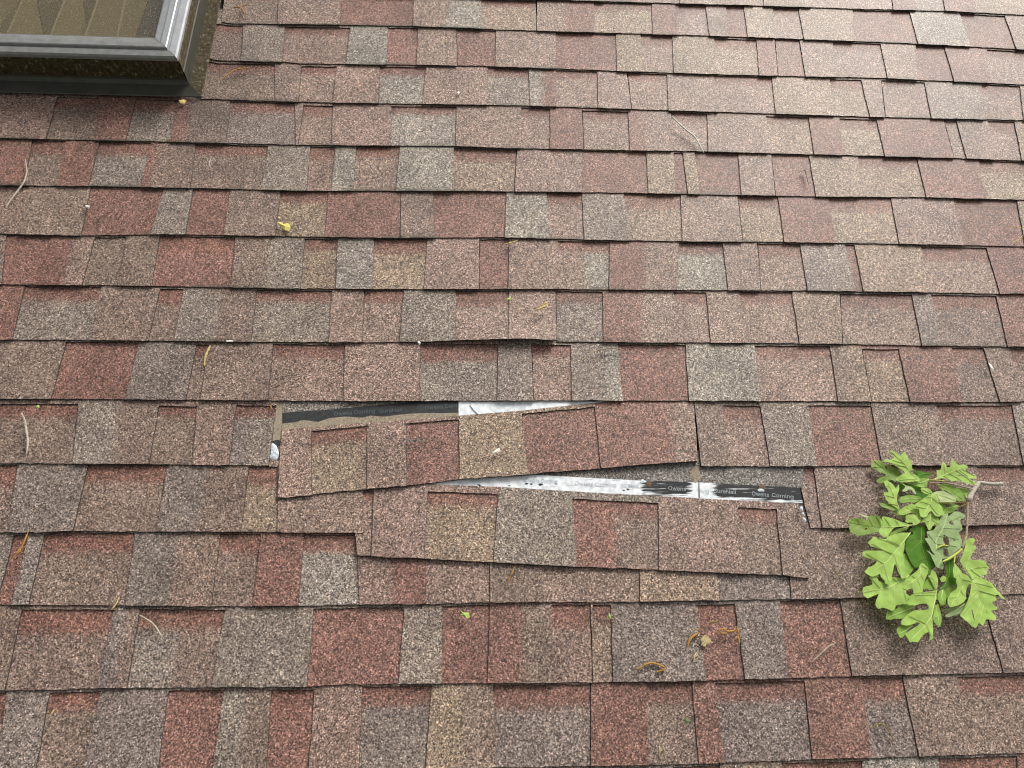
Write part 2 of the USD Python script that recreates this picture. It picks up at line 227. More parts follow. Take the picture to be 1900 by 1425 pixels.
# each row, left to right: kind (T raised tab, C cut-out), colour, right boundary (top/bottom); J = a joint between two shingles; X = nothing lies there; "=" full-height colour without the dark shade band
ROWS = {
 0: 'T N x1120/1122 C P x1260/1262 T N r0/0 C= N r60/65 T N r395/400 C P r940/975 J T R r1120/1140 C G r1310/1345 T R r1550/1565 C N r2100/2200',
 1: 'S x416/410 C B p372/365 T P p738/730 C= R p1165/1160 T P>L p1560/1560 C N q300/300 J T P>R q640/640 C N q980/985 T R q1115/1130 C P q1295/1320 T P q1415/1430 C= R q1520/1545 T N q1690/1700 C P q1835/1870 J T N r690/700 C R r1090/1155 T L r1440/1525 C R r1760/1850 T P r2050/2200',
 2: 'S x400/385 C B p165/150 T G p410/390 C P p795/765 T L p1012/1005 C= R p1190/1180 T P p1415/1418 J C= R q65/60 T P q415/415 C R q770/775 T N q915/920 C P q1100/1110 T N q1345/1365 C N q1595/1612 T R q1700/1720 C= R r310/355 J T P r550/580 C P r885/940 T P r1135/1150 C R r1335/1410 T R r1640/1650 C P r2100/2200',
 3: 'S x384/372 C B p350/350 T B>P p505/487 C P p715/690 T P p965/955 J C L p1238/1215 T P p1595/1600 C G p1840/1850 T L>R q415/420 C P q660/665 T P q832/860 J C P q1068/1078 T P q1345/1370 C P q1685/1708 T N r530/560 C N r750/815 T P r890/920 J C= P r1195/1250 T G r1600/1620 C P r1870/1900 T N r2200/2300',
 4: 'T P a318/250 C B a555/520 T R a750/690 C G a985/935 T R>B@.25 a1270/1243 C D a1625/1630 T B a1675/1640 J C P a1835/1825 T P b285/280 C L b645/640 T P b1000/1000 C P b1160/1160 T R b1335/1345 J C P b1590/1600 T R>P@.4 b1825/1830 C P c155/160 T P c480/490 C N c712/745 T R c880/905 C N c1085/1135 T R c1455/1515 J C= P c1525/1585 T P c1700/1740 C P c1845/1890 T N c2200/2250',
 5: 'T R a180/130 C B a365/310 T R a550/485 C G a835/775 T R>B@.15 a1080/1045 J C B a1480/1440 T G a1710/1690 C P a1850/1825 T L b93/75 C P b333/310 T L b628/630 C N b975/960 J T P b1335/1335 C= R b1690/1703 T N b1840/1850 C= R c20/50 T N c85/115 C= R c325/345 T P c505/530 J C R c715/755 T N c985/1000 C N c1310/1365 T R c1650/1690 C N c2200/2300',
 6: 'C= P a165/100 T B a500/445 C= R a905/830 T G a1065/1020 C= R a1270/1230 T B a1545/1515 C N a1810/1790 T R b335/330 J T B b515/522 C= R b920/910 T L b1140/1165 C P b1335/1350 T G b1565/1600 C N b1880/1890 T P c320/350 J C N c545/580 T R c820/860 C N c1165/1215 T P c1510/1570 C R c1860/1910 T N c2300/2350',
 7: 'T B a35/5 C= R a290/220 T R>P a525/450 J C= B a700/650 T B a880/835 C R a1300/1270 T B>G a1680/1655 C N a1860/1850 T L b190/180 C N b485/465 T P b770/768 J C= R b935/930 T P b1200/1215 C P>L b1488/1485 T R>P b1870/1860 C L c240/272 T P c430/450 J C P c665/710 T D>G c910/975 C= R c965/1018 T N c1330/1370 C P c1690/1770 T R c2200/2300',
 8: 'T R a140/65 C G a560/500 T B a885/815 J C B a1015/960 T G>B a1415/1380 C G a1830/1810 T P b135/125 C P b355/330 T G b640/640 C P b935/930 T P b1190/1195 J C G b1450/1455 T R>P b1840/1870 C P c150/175 T P c330/370 C P c620/665 T N c885/900 J C P c1280/1340 T D c1385/1450 C B c1745/1810 T R c2200/2300',
 9: 'T G>B a365/280 C= R a770/690 T D a1085/1020 J C B a1150/1105 T B a1505/1475 C P b30/20 T P b445/440 C G b875/870 T D>G b1055/1068 J C P b1275/1280 T G b1460/1468 T L b1530/1560 C= R c35/55 T L c415/450 C P c830/878 T B>N c1000/1060 J C N c1205/1275 T R c1500/1560 C B c1675/1770 T B c1815/1890 C B c2200/2300',
 10: 'C B a435/400 T G>B a880/820 J C B a1090/1060 T P a1305/1260 C D>G a1528/1477 X c78/118 T B c240/270 C P c445/505 T G c705/760 C= R c1050/1115 J T B c1415/1500 C B c1830/1900 T G c2200/2300',
 11: 'C B a100/40 T D a485/400 C B a925/860 T D>B a1370/1325 J C N a1530/1530 T P b130/130 X c640/720 C P c740/790 T B c1290/1310 C R c1440/1450 J T B c1640/1660 C B c2200/2250',
 12: 'T D a80/-20 C R a160/60 T D a245/155 C B a745/690 T D>P a1215/1160 J C B a1440/1390 T R a1675/1640 C L b95/110 T P>R b470/475 C P b825/825 J T B b1110/1115 C P b1650/1655 T N c190/220 C D c590/620 T B c1350/1400 J C B c2200/2300',
 13: 'T B a125/25 C B a635/530 T D>B a775/695 J C G>B a1245/1165 T G a1728/1690 C= R b360/325 T G b567/562 C= R b830/815 T R>B b1165/1185 C P b1378/1395 J T N b1392/1408 C N b1495/1508 T D c90/150 C R c305/365 T D c555/600 C= R c885/955 T B c1290/1350 C= B c1665/1785 J T B c2200/2300',
 14: 'C B a40/-20 T D a275/190 C B a560/450 T D a930/865 J C= R a1235/1170 T G>B a1495/1465 C R a1735/1700 T P b125/105 C D b510/475 T N>B b845/865 C D b1380/1380 J T R b1690/1700 C B c70/110 T R c195/250 C D c690/735 T R c1000/1060 C D c1225/1320 J T B c1530/1600 C B c2200/2300',
}
COL = {'R': (.188, .104, .085), 'P': (.226, .163, .136), 'B': (.186, .140, .116), 'G': (.204, .173, .148), 'L': (.228, .208, .180), 'N': (.238, .182, .137), 'D': (.178, .149, .134)}
SHADE = np.array((.168, .086, .067))             # granules of the printed shade band at the head of each cut-out
ASPH = np.array((.018, .017, .016))
BH, TH, EXT = .0056, .0027, .055                  # rise of a course over its exposure, thickness of a tab, headlap built under the next course
HEAD = {0: 3, 1: 4, 2: 5, 3: 5, 4: 5, 5: 3, 6: 1.5, 7: 3, 8: 3.5, 9: 5, 10: 6.5, 11: 2, 12: 3.5, 13: 4.5, 14: 3}
for k in (-3, -2, -1, 15, 16):                    # courses just outside the picture
    s, xx = '', -420.
    while xx < 2500:
        xx += RNG.uniform(70, 170); s += f"{'TC'[(len(s.split()) // 3) % 2]} {RNG.choice(list('RPBGLND'))} x{xx:.0f}/{xx:.0f} "
    ROWS[k] = s.strip(); HEAD[k] = 4
def parse(s):
    cells, tok, i, xl = [], s.split(), 0, (-330., -345.)
    J = False
    while i < len(tok):
        if tok[i] == 'J': J = True; i += 1; continue
        if tok[i] in 'SX':
            a, b = tok[i + 1].split('/'); xl = (tx(a), tx(a[0] + b)); i += 2; J = True; continue
        a, b = tok[i + 2].split('/'); xr = (tx(a), tx(a[0] + b))
        cells.append((tok[i], tok[i + 1], xl, xr, J)); J = False; xl = xr; i += 3
    return cells
def nz(p, sc, seed): return meshkit.fbm(np.asarray(p) * sc, 3, seed) - .5
def smooth(e0, e1, x): t = np.clip((x - e0) / (e1 - e0), 0, 1); return t * t * (3 - 2 * t)
def celltint(kind, col, s, t, P, seed):
    """Granule blend of one cell: its one or two drops of colour and, in a cut-out, the printed shade band."""
    j = nz(P, 45, seed) * .5 + (np.random.default_rng(seed).random(s.shape) - .5) * .10
    at = .5
    if '@' in col: col, at = col.split('@'); at = float(at)
    c = col.split('>'); a, b = np.array(COL[c[0]]), np.array(COL[c[-1]])
    w = smooth(at - .06, at + .06, s + j * .30)
    o = a + (b - a) * w[..., None]
    g = np.random.default_rng(seed + 7)
    o = o * (1 + .10 * (g.random() - .5)) * (1 + (g.random(3) - .5) * .03)
    o = o * (1 + .22 * nz(P, 14, seed + 3))[..., None]
    if kind == 'C':
        tb = .29 + .10 * (g.random() - .5)
        w = 1 - smooth(tb - .05, tb + .05, t + j * .20)
        o = o + (SHADE * (.95 + .2 * g.random()) - o) * (w * .9)[..., None]
    return o
def weather(row, x, y, t, P, o):
    """Dirt with a shape of its own: below and beside the skylight's corner, and dark algae along some butts."""
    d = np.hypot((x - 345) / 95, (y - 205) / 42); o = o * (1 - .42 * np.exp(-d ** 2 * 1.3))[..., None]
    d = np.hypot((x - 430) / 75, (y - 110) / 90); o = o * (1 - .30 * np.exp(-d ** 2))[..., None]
    if row <= 8:
        w = smooth(.93, 1.0, t) * smooth(-.02, .16, nz(P, 9, 5)) * .75
        o = o + (np.array((.05, .05, .035)) - o) * w[..., None]
    return o
def hstrip(bag, row, xl, xr, t0, t1, yt, yb, h0, h1, tintf, ds=.009, dt=.011, th=.003, rag=.0008, seed=0, ext=0., walls='lrb', lift=None):
    """One sheet between two boundaries given in photograph pixels (xl, xr: (top, bottom)); t = 0 at the head line, 1 at the butt; optional headlap of ext metres above."""
    wid = np.linalg.norm(un(xr[1], 700, 0) - un(xl[1], 700, 0)); wid = max(wid, abs(xr[0] - xl[0]) / 900)
    ns, nt = max(3, int(wid / ds) + 1), max(3, int(.145 * (t1 - t0) / dt) + 1)
    s, t = np.linspace(0, 1, ns), np.linspace(t0, t1, nt)
    if ext: t = np.r_[t0 - np.linspace(1, 1 / 4, 4) * .001, t]
    S, T = np.meshgrid(s, t, indexing='ij'); Tc = np.clip(T, t0, 9)
    X = (xl[0] + (xl[1] - xl[0]) * Tc) * (1 - S) + (xr[0] + (xr[1] - xr[0]) * Tc) * S
    YT, YB = yt(X), yb(X); Y = YT + (YB - YT) * Tc
    H = h0 + (h1 - h0) * Tc
    if lift is not None: H = H + lift(X, Tc)
    P = un(X, Y, H)
    if ext:
        e = np.linspace(ext, ext / 4, 4)
        P[:, :4, 1] += e; P[:, :4, 2] -= e * .05
    g = np.random.default_rng(seed)
    jig = np.zeros(P.shape)
    if 'b' in walls: jig[:, -1, 1] += (g.random(ns) - .5) * 2 * rag + nz(P[:, -1], 60, seed) * .003
    if 'l' in walls: jig[0, :, 0] += (g.random(len(t)) - .5) * 1.4 * rag + nz(P[0], 40, 9) * .002
    if 'r' in walls: jig[-1, :, 0] += (g.random(len(t)) - .5) * 1.4 * rag + nz(P[-1], 40, 8) * .002
    P = P + jig
    if lift is None: P[..., 2] += nz(P, 11, 77) * .0016
    C = tintf(S, T, P, X, Y)
    nt = len(t)
    bag.add(P, grid_faces(ns, nt), C.reshape(-1, 3))
    for wname, E, flip in (('l', P[0, :], False), ('r', P[-1, :], True), ('b', P[:, -1], False)):
        if wname not in walls: continue
        k = len(E); D = E.copy(); D[:, 2] -= th; D[:, 1 if wname == 'b' else 0] += {'l': -.0009, 'r': .0009, 'b': -.0008}[wname]
        q = np.arange(k - 1); f = np.vstack([np.stack([q, q + k, q + 1], 1), np.stack([q + 1, q + k, q + k + 1], 1)])
        if wname == 'r': f = f[:, ::-1]
        bag.add(np.vstack([E, D]), f[:, ::-1] if wname in 'l' else f, ASPH * (1 + .6 * g.random((2 * k, 1))))

roof, ZERO = thing('roof', (0, 0, 0), 'asphalt shingle roof of blended red, tan and grey tabs', 'roof', kind='structure')
dk = trimesh.creation.box((6.4, 6.0, .02)); dk.apply_translation((.2, 1.2, -.022))
mesh(roof, 'roof_deck', (dk.vertices, dk.faces), plain('roofing_felt', (.05, .047, .044), .9, .15, noise=(300, .6, 1.5)))
def liftfun(X, T):                                # two tabs of this shingle have come unstuck and stand proud of the course below
    w = np.clip((X - 770) / 160, 0, 1)
    return .011 * smooth(0, 1, w) * np.clip(T, 0, 1) ** 2.2
for row in sorted(ROWS):
    yt, yb = (lambda x, k=row - 1: line(k, x)), (lambda x, k=row: line(k, x))
    if row == 8:
        yb = lambda x: np.interp(x, [775, 840, 900, 967, 1000, 1029, 1033], [634, 631.5, 629.5, 628, 628.5, 630.5, 631]) * ((x > 775) & (x < 1033)) + line(8, x) * ~((x > 775) & (x < 1033))
    cells = parse(ROWS[row]); hd = HEAD[row]
    groups = []
    for c in cells:
        if c[4] or not groups or len(groups[-1]) >= 8: groups.append([])
        groups[-1].append(c)
    for gi, grp in enumerate(groups):
        sd = row * 1000 + gi * 50 + 5000
        lifted = row == 8 and any(700 < c[2][0] < 1030 for c in grp)
        lf = liftfun if lifted else None
        bag = Bag()
        gap = .0012                                 # a hair of clearance between neighbouring shingles
        for ci, (kind, col, xl, xr, J) in enumerate(grp):
            wl = 'b' + ('l' if ci == 0 else '') + ('r' if ci == len(grp) - 1 else '')
            first = grp[0] is grp[ci]
            x0 = (xl[0] + (1.2 if ci == 0 else 0), xl[1] + (1.2 if ci == 0 else 0))
            cs = sd + ci
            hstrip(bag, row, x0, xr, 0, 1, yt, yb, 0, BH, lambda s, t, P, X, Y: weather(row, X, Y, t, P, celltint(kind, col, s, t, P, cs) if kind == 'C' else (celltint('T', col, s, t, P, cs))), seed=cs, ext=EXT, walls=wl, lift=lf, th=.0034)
        sp, _ = mesh(roof, 'shingle', bag.vf(), GRAN, True, bag.tint())
        for ci, (kind, col, xl, xr, J) in enumerate(grp):
            if not kind.startswith('T'): continue
            cs = sd + ci; b2 = Bag()
            x0, x1 = xl, xr
            if ci == 0: x0 = (xl[0] + 1.6, xl[1] + 1.6)
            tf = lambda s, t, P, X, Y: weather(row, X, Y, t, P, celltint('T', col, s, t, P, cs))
            hstrip(b2, row, x0, x1, 0, 1, yt, yb, TH, BH + TH, tf, seed=cs + 20, ext=EXT, walls='lrb', th=TH + .0004, lift=lf)
            if ci + 1 < len(grp) and grp[ci + 1][0].startswith('C'):     # the bar of the same sheet over the next cut-out
                n = grp[ci + 1]; tm = hd * (.55 + .8 * RNG.random()) / 85 * (1 if row < 8 else .8)
                tilt = (RNG.random() - .5) * .5
                hstrip(b2, row, xr, n[3], -.001, tm, yt, yb, TH, BH + TH, tf, seed=cs + 30, ext=EXT, walls='b', th=TH, lift=lf, rag=.0006)
            if ci == 1 and grp[0][0].startswith('C'):
                n = grp[0]; tm = hd * (.55 + .8 * RNG.random()) / 85
                hstrip(b2, row, n[2], n[3], -.001, tm, yt, yb, TH, BH + TH, tf, seed=cs + 30, ext=EXT, walls='b', th=TH, lift=lf, rag=.0006)
            mesh(sp, 'tab', b2.vf(), GRAN, True, b2.tint())

# ------------------------------------------------------------------ the two shingles that have slipped out of their courses
def poly(*pts):
    a = np.array(pts, float); return lambda x: np.interp(x, a[:, 0], a[:, 1])
def letters(parent, txt, p0, p1, h, hgt, mat, base, bold=False):
    m = meshkit.text_mesh(txt, 1.0, .02, bold); v = np.array(m.vertices)
    a, b = un(*p0, h), un(*p1, h); d = b - a; L = np.linalg.norm(d[:2]); d = d / np.linalg.norm(d); n = np.array([-d[1], d[0], 0])
    x0, x1 = v[:, 0].min(), v[:, 0].max()
    q = a + np.outer((v[:, 0] - x0) / (x1 - x0) * L, d) + np.outer(v[:, 1] * hgt, n)
    q[:, 2] += v[:, 2] * .02
    mesh(parent, 'printed_lettering', (q, m.faces), mat, base=base)
def slipped(label, pos, top, bot, cells, h0, h1, hd, seed):
    p, base = thing('slipped_shingle', pos, label, 'roof shingle')
    bag = Bag()
    for i, (kind, col, xl, xr) in enumerate(cells):
        w = 'b' + ('l' if i == 0 else '') + ('r' if i == len(cells) - 1 else '')
        hstrip(bag, 9, xl, xr, 0, 1, top, bot, h0, h1, lambda s, t, P, X, Y: celltint(kind, col, s, t, P, seed + i), seed=seed + i, walls=w, th=.0034)
    mesh(p, 'backing_layer', bag.vf(), GRAN, True, bag.tint(), base)
    for i, (kind, col, xl, xr) in enumerate(cells):
        if kind != 'T': continue
        b2 = Bag(); tf = lambda s, t, P, X, Y: celltint('T', col, s, t, P, seed + i)
        hstrip(b2, 9, xl, xr, 0, 1, top, bot, h0 + TH, h1 + TH, tf, seed=seed + 20 + i, walls='lrb', th=TH + .0004)
        if i + 1 < len(cells) and cells[i + 1][0][0] == 'C': hstrip(b2, 9, xr, cells[i + 1][3], 0, hd, top, bot, h0 + TH, h1 + TH, tf, seed=seed + 40 + i, walls='b', th=TH, rag=.0006)
        if i == 1 and cells[0][0][0] == 'C': hstrip(b2, 9, cells[0][2], cells[0][3], 0, hd, top, bot, h0 + TH, h1 + TH, tf, seed=seed + 40 + i, walls='b', th=TH, rag=.0006)
        mesh(p, 'tab', b2.vf(), GRAN, True, b2.tint(), base)
    return p, base
def flat(parent, base, name, xl, xr, top, bot, h, tintf, mat, seed, ds=.006, dt=.004, rag=0, label=None):
    b = Bag(); hstrip(b, 9, xl, xr, 0, 1, top, bot, h, h, tintf, seed=seed, walls='', ds=ds, dt=dt)
    return mesh(parent, name, b.vf(), mat, True, b.tint(), base, label)
const = lambda c: (lambda s, t, P, X, Y: np.broadcast_to(np.array(c), P.shape) * (1 + .25 * nz(P, 30, 4))[..., None])
s1 = lambda x: 480 + .27368 * x
b_, c_ = (lambda x: 630 + A0 * x), (lambda x: 1260 + A0 * x)
top1 = poly((515, 797), (577, 792.5), (666, 785), (851, 771), (966, 762), (1103, 747.5), (1145, 743.5), (1300, 728))
bot1 = poly((515, 922), (521, 924), (535, 923), (630, 912), (755, 901), (852, 889), (980, 880), (1135, 866.5), (1270, 857), (1297, 854.5))
SL1, b1 = slipped('upper of two slipped shingles, tilted down to the left, white film bared above it', un(900, 835, .004), top1, bot1, [
    ('T', 'P', (522, 515.5), (s1(355), s1(360))), ('C', 'N', (s1(355), s1(360)), (s1(738), s1(735))), ('T', 'P', (s1(738), s1(735)), (s1(998), s1(1002))),
    ('C=', 'R', (s1(998), s1(1002)), (s1(1358), s1(1362))), ('T', 'N', (s1(1358), s1(1362)), (b_(1000), b_(1040))), ('C=', 'R', (b_(1000), b_(1040)), (b_(1405), b_(1440))),
    ('T', 'R>P@.78', (b_(1405), b_(1440)), (c_(76), c_(103)))], -.0006, .0082, .055, 301)
blk = poly((524, 766), (610, 760), (767, 745.5), (851, 738.5), (900, 733))
wav = poly((524, 786), (551, 783), (562, 779), (590, 783), (611, 776), (640, 773), (672, 775), (688, 771), (712, 773), (754, 768), (781, 766.5), (853, 766))
up1 = poly((500, 722), (1300, 722))
flat(SL1, b1, 'granule_headlap', (524, 524), (770, 770), up1, blk, .0012, const((.19, .175, .155)), GRAN, 321)
flat(SL1, b1, 'nailing_strip', (524, 524), (851, 851), blk, wav, .0014, const((.5, .5, .5)), BLACK, 322)
flat(SL1, b1, 'scraped_mat', (524, 522), (851, 851), wav, poly((515, 799), (577, 794.5), (666, 787), (853, 773)), .0016, const((1, 1, 1)), TAN, 323)
def film1(s, t, P, X, Y): return np.stack([np.full(X.shape, .95)] * 3, -1)
flat(SL1, b1, 'release_film', (851, 851), (1150, 1150), up1, poly((851, 773), (966, 763.5), (1103, 749), (1150, 744)), .0018, film1, FILM, 324)
letters(SL1, 'Owens Corning', (s1(512), 771.5), (s1(788), 765.5), .0017, .0085, FAINT, b1)
letters(SL1, 'SureNail', (s1(820), 767), (s1(975), 763), .0017, .0085, FAINT, b1)
letters(SL1, 'Owens Corn', (s1(1128), 760.5), (s1(1345), 755.5), .0017, .0085, FAINT, b1)
mesh(SL1, 'film_crease', tube([un(872, 751, .0024), un(878, 760, .0024), un(888, 769, .0024)], .0012, 4), FOIL, base=b1)
top2 = poly((640, 890), (795, 898.5), (933, 903.5), (1100, 914), (1270, 922.7), (1297, 924.7), (1480, 934), (1520, 936))
bot2 = poly((640, 1028), (663, 1030.5), (788, 1037), (913, 1043), (1034, 1050), (1220, 1057), (1270, 1060), (1452, 1067), (1500, 1073))
SL2, b2_ = slipped('lower of two slipped shingles, tilted down to the right, black lettered strip bared above it', un(1080, 980, .004), top2, bot2, [
    ('C', 'P', (650, 663), (b_(190), b_(175))), ('T', 'P', (b_(190), b_(175)), (b_(485), b_(465))), ('C', 'N', (b_(485), b_(465)), (b_(878), b_(848))), ('T', 'G', (b_(878), b_(848)), (b_(1280), b_(1305))),
    ('C', 'R>B', (b_(1280), b_(1305)), (b_(1757), b_(1760))), ('T', 'P', (b_(1757), b_(1760)), (c_(320), c_(365))), ('C', 'B', (c_(320), c_(365)), (c_(535), c_(572))), ('T', 'B', (c_(535), c_(572)), (c_(660), c_(716)))], .0018, .0090, .095, 401)
btop = poly((640, 862), (795, 872), (1000, 881.5), (1186, 891.7), (1260, 893.5), (1476, 904.5), (1500, 906))
flat(SL2, b2_, 'granule_headlap', (700, 700), (1490, 1494), poly((640, 810), (1500, 845)), btop, .0024, const((.165, .160, .150)), GRAN, 421)
def film2(s, t, P, X, Y):
    w = np.interp(X, [700, 1120, 1165, 1185, 1195, 1212, 1270, 1283, 1292, 1308, 1322, 1335, 1484], [.66, .62, .56, .56, .40, .36, .36, .50, .74, .74, .50, .34, .30])
    w = w + np.where(t > .80, .16, 0) * smooth(1150, 1250, X)
    return np.stack([w] * 3, -1)
flat(SL2, b2_, 'nailing_strip', (690, 690), (1484, 1490), btop, top2, .0029, film2, FILM, 422, ds=.005, dt=.003)
for txt, p0, p1, m in (('Owens Corning', (b_(1020), 893), (b_(1200), 897), FOIL), ('Owens Corning', (b_(1297), 899.5), (b_(1525), 903.5), FOIL), ('SureNail', (b_(1550), 903.5), (b_(1650), 905.5), FOIL), ('Owens', (b_(1812), 909), (c_(38), 911), PRINT),
                       ('ning', (c_(112), 914), (c_(165), 915), FOIL), ('SureNail', (c_(192), 914), (c_(315), 917), PRINT), ('Owens', (c_(402), 919), (c_(495), 922), PRINT), ('Corning', (c_(512), 922), (c_(630), 925.5), PRINT)):
    letters(SL2, txt, p0, p1, .0033, .0085, m, b2_)
def blob(px, py, r, h, k=12, seed=0, sq=1.0, thick=.001):
    g = np.random.default_rng(seed); c = un(px, py, h); a = np.arange(k) * 2 * math.pi / k
    rr = r * (.7 + .6 * g.random(k)); ring = c + np.stack([rr * np.cos(a), rr * sq * np.sin(a), 0 * a], 1)
    v = np.vstack([ring, c + [0, 0, thick]]); f = [[i, (i + 1) % k, k] for i in range(k)]
    return v, np.array(f)
for q, (x, y) in enumerate(((1203, 898), (1414, 903))):
    mesh(SL2, 'nail_hole', blob(x, y, .0062, .0036, 12, 50 + q), TWIGD, base=b2_)
    mesh(SL2, 'film_scrap', blob(x - 9 + 8 * q, y + (-5 if q == 0 else 6), .0065, .0034, 11, 60 + q, .6), FOIL, base=b2_)
for q, (x, y, r) in enumerate(((889, 900, .0040), (977, 897, .0034), (986, 898, .0026), (1003, 898.5, .0044), (945, 901, .0022), (1165, 908, .0036), (1158, 910, .0030))):
    mesh(SL2, 'tar_spot', blob(x, y, r, .0033, 9, 130 + q, .5, .0006), BLACK, base=b2_)
mesh(SL2, 'film_tear', tube([un(1297, 895, .0036), un(1297.6, 924, .0036)], .0011, 5), BLACK, base=b2_)
mesh(SL2, 'asphalt_smear', blob(1290, 880, .012, .0031, 14, 71, 1.5, .0004), TAN, base=b2_)
# bare patches of the courses below
bg = Bag(); hstrip(bg, 9, (511, 497), (527, 519), 0, 1, poly((0, 744), (1900, 744)), poly((0, 862), (1900, 862)), .0006, .0006, const((1, 1, 1)), walls='')
mesh(roof, 'scraped_patch', bg.vf(), TAN, True, bg.tint())
foil = []
for q, (x, y, r) in enumerate(((507, 828, .007), (510, 838, .009), (508, 846, .008), (513, 841, .006))): foil.append(blob(x, y, r, .0020 + q * .0004, 9, 80 + q, 1.2, .002))
mesh(roof, 'foil_scrap', join(foil), FOIL)
mesh(roof, 'dark_patch', blob(513, 824, .010, .0014, 10, 90), BLACK)
foil = [blob(x, y, r, .0128, 8, 95 + q, 1.6, .002) for q, (x, y, r) in enumerate(((1487, 944, .0032), (1490, 954, .0026), (1493, 965, .0034)))]
mesh(roof, 'foil_scrap', join(foil), FOIL)

# ------------------------------------------------------------------ skylight at the upper left
U0, U1, VA, VB = -1.50, -.735, 1.584, 2.76
SK, skb = thing('skylight', (-1.1, 1.584, .006), 'roof skylight in grey metal frame with mossy dark flashing', 'skylight')
def ring(profile, name, mat, smooth=25, sides='brlt'):
    """profile: (inset from the outer edge, height); each side mitred at the corners and built on its own."""
    pr = np.array(profile)
    cs = lambda w: [(U0 + w, VA + w), (U1 - w, VA + w), (U1 - w, VB - w), (U0 + w, VB - w)]
    for nm, i, j in (('b', 0, 1), ('r', 1, 2), ('t', 2, 3), ('l', 3, 0)):
        if nm not in sides: continue
        n = 40; v = []
        for w, h in pr:
            a, b = np.array(cs(w)[i]), np.array(cs(w)[j])
            q = a + (b - a) * np.linspace(0.0007, .9993, n)[:, None]; v.append(np.c_[q, np.full(n, h)])
        v = np.stack(v, 1).reshape(-1, 3); f = grid_faces(n, len(pr))
        mesh(SK, name, (v, f), mat, smooth=smooth, base=skb)
PROF = [(.003, .082), (0, .086), (.0005, .094), (.004, .0985), (.020, .1005), (.022, .0975), (.0255, .0975), (.0275, .1030), (.030, .1045), (.044, .1045), (.047, .1005), (.062, .0995), (.066, .097), (.066, .080)]
ring(PROF, 'frame_rail', RAIL, sides='rlt')
ring(PROF, 'frame_rail', plain('shaded_cladding', (.22, .225, .22), .55, .4, .3, noise=(60, .8, 1.15)), sides='b')  # darker copy of the cladding, painting in the bottom rail's weaker reflection
ring([(.0655, .0965), (.0665, .0985), (.0685, .0965)], 'glazing_bead', CHIP, sides='b')
ring([(-.004, .058), (-.004, .084), (.003, .088)], 'curb_face', MOSS, sides='rlt')
ring([(-.006, .010), (-.006, .056), (-.003, .060)], 'side_flashing', FLASH, sides='rlt')
ring([(-.003, .030), (-.003, .070), (.001, .072), (.001, .089)], 'curb_face', MOSS, sides='b')
ring([(-.044, .0105), (-.042, .0125), (-.030, .0145), (-.012, .020), (-.005, .028), (-.004, .034)], 'apron_flashing', FLASH, sides='b')
ring([(-.042, .0095), (-.040, .0115), (-.020, .0100), (-.006, .0110)], 'flange', MOSS, sides='rlt')
# glass over a pleated shade
def quad(u0, u1, v0, v1, h): return np.array([[u0, v0, h], [u1, v0, h], [u1, v1, h], [u0, v1, h]]), np.array([[0, 1, 2], [0, 2, 3]])
g = trimesh.creation.box((U1 - U0 - .13, VB - VA - .13, .004)); g.apply_translation(((U0 + U1) / 2, (VA + VB) / 2, .094))
mesh(SK, 'pane', (g.vertices, g.faces), GLASS, base=skb)
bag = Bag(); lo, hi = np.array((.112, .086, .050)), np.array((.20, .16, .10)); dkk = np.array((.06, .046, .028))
lines_ = [(-60, -90, 'h'), (40, -30, 'd'), (43, 13, 'h'), (64, 77, 'd'), (121, 94, 'h'), (150, 161, 'd'), (182, 159, 'h'), (232, 218, 'h'), (268, 245, 'd')]
prev = None; vmax = VB - .07
for k, (xt, xb, c) in enumerate(lines_):
    a, b = un(xt, 0, .080), un(xb, 66, .080); d = (a - b) / (a[1] - b[1])
    p0 = b + d * (VA + .05 - b[1]); p1 = a + d * (vmax - a[1]) * .5; p1[1] = vmax
    hh = .084 if c == 'h' else .066
    mid = a.copy()
    L = np.array([p0, b, mid, p1]); L[:, 2] = hh
    if prev is not None:
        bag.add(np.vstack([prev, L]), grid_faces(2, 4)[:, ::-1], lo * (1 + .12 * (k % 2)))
    W_ = .0055 if c == 'h' else .005
    R_ = L.copy(); R_[:, 0] += W_; R_[:, 2] += .0006; L2 = L.copy(); L2[:, 2] += .0006
    bag.add(np.vstack([L2, R_]), grid_faces(2, 4)[:, ::-1], hi if c == 'h' else dkk)  # fold highlights painted as pale ridge strips, with dark strips painted in the creases
    prev = L
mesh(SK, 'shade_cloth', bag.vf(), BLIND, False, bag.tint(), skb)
mesh(SK, 'shaft_lining', quad(U0 + .03, U1 - .03, VA + .03, VB - .03, .055), plain('shadowed_lining', (.05, .045, .048), .8), base=skb)  # flat sheet coloured dark to stand for the shaft side in shadow

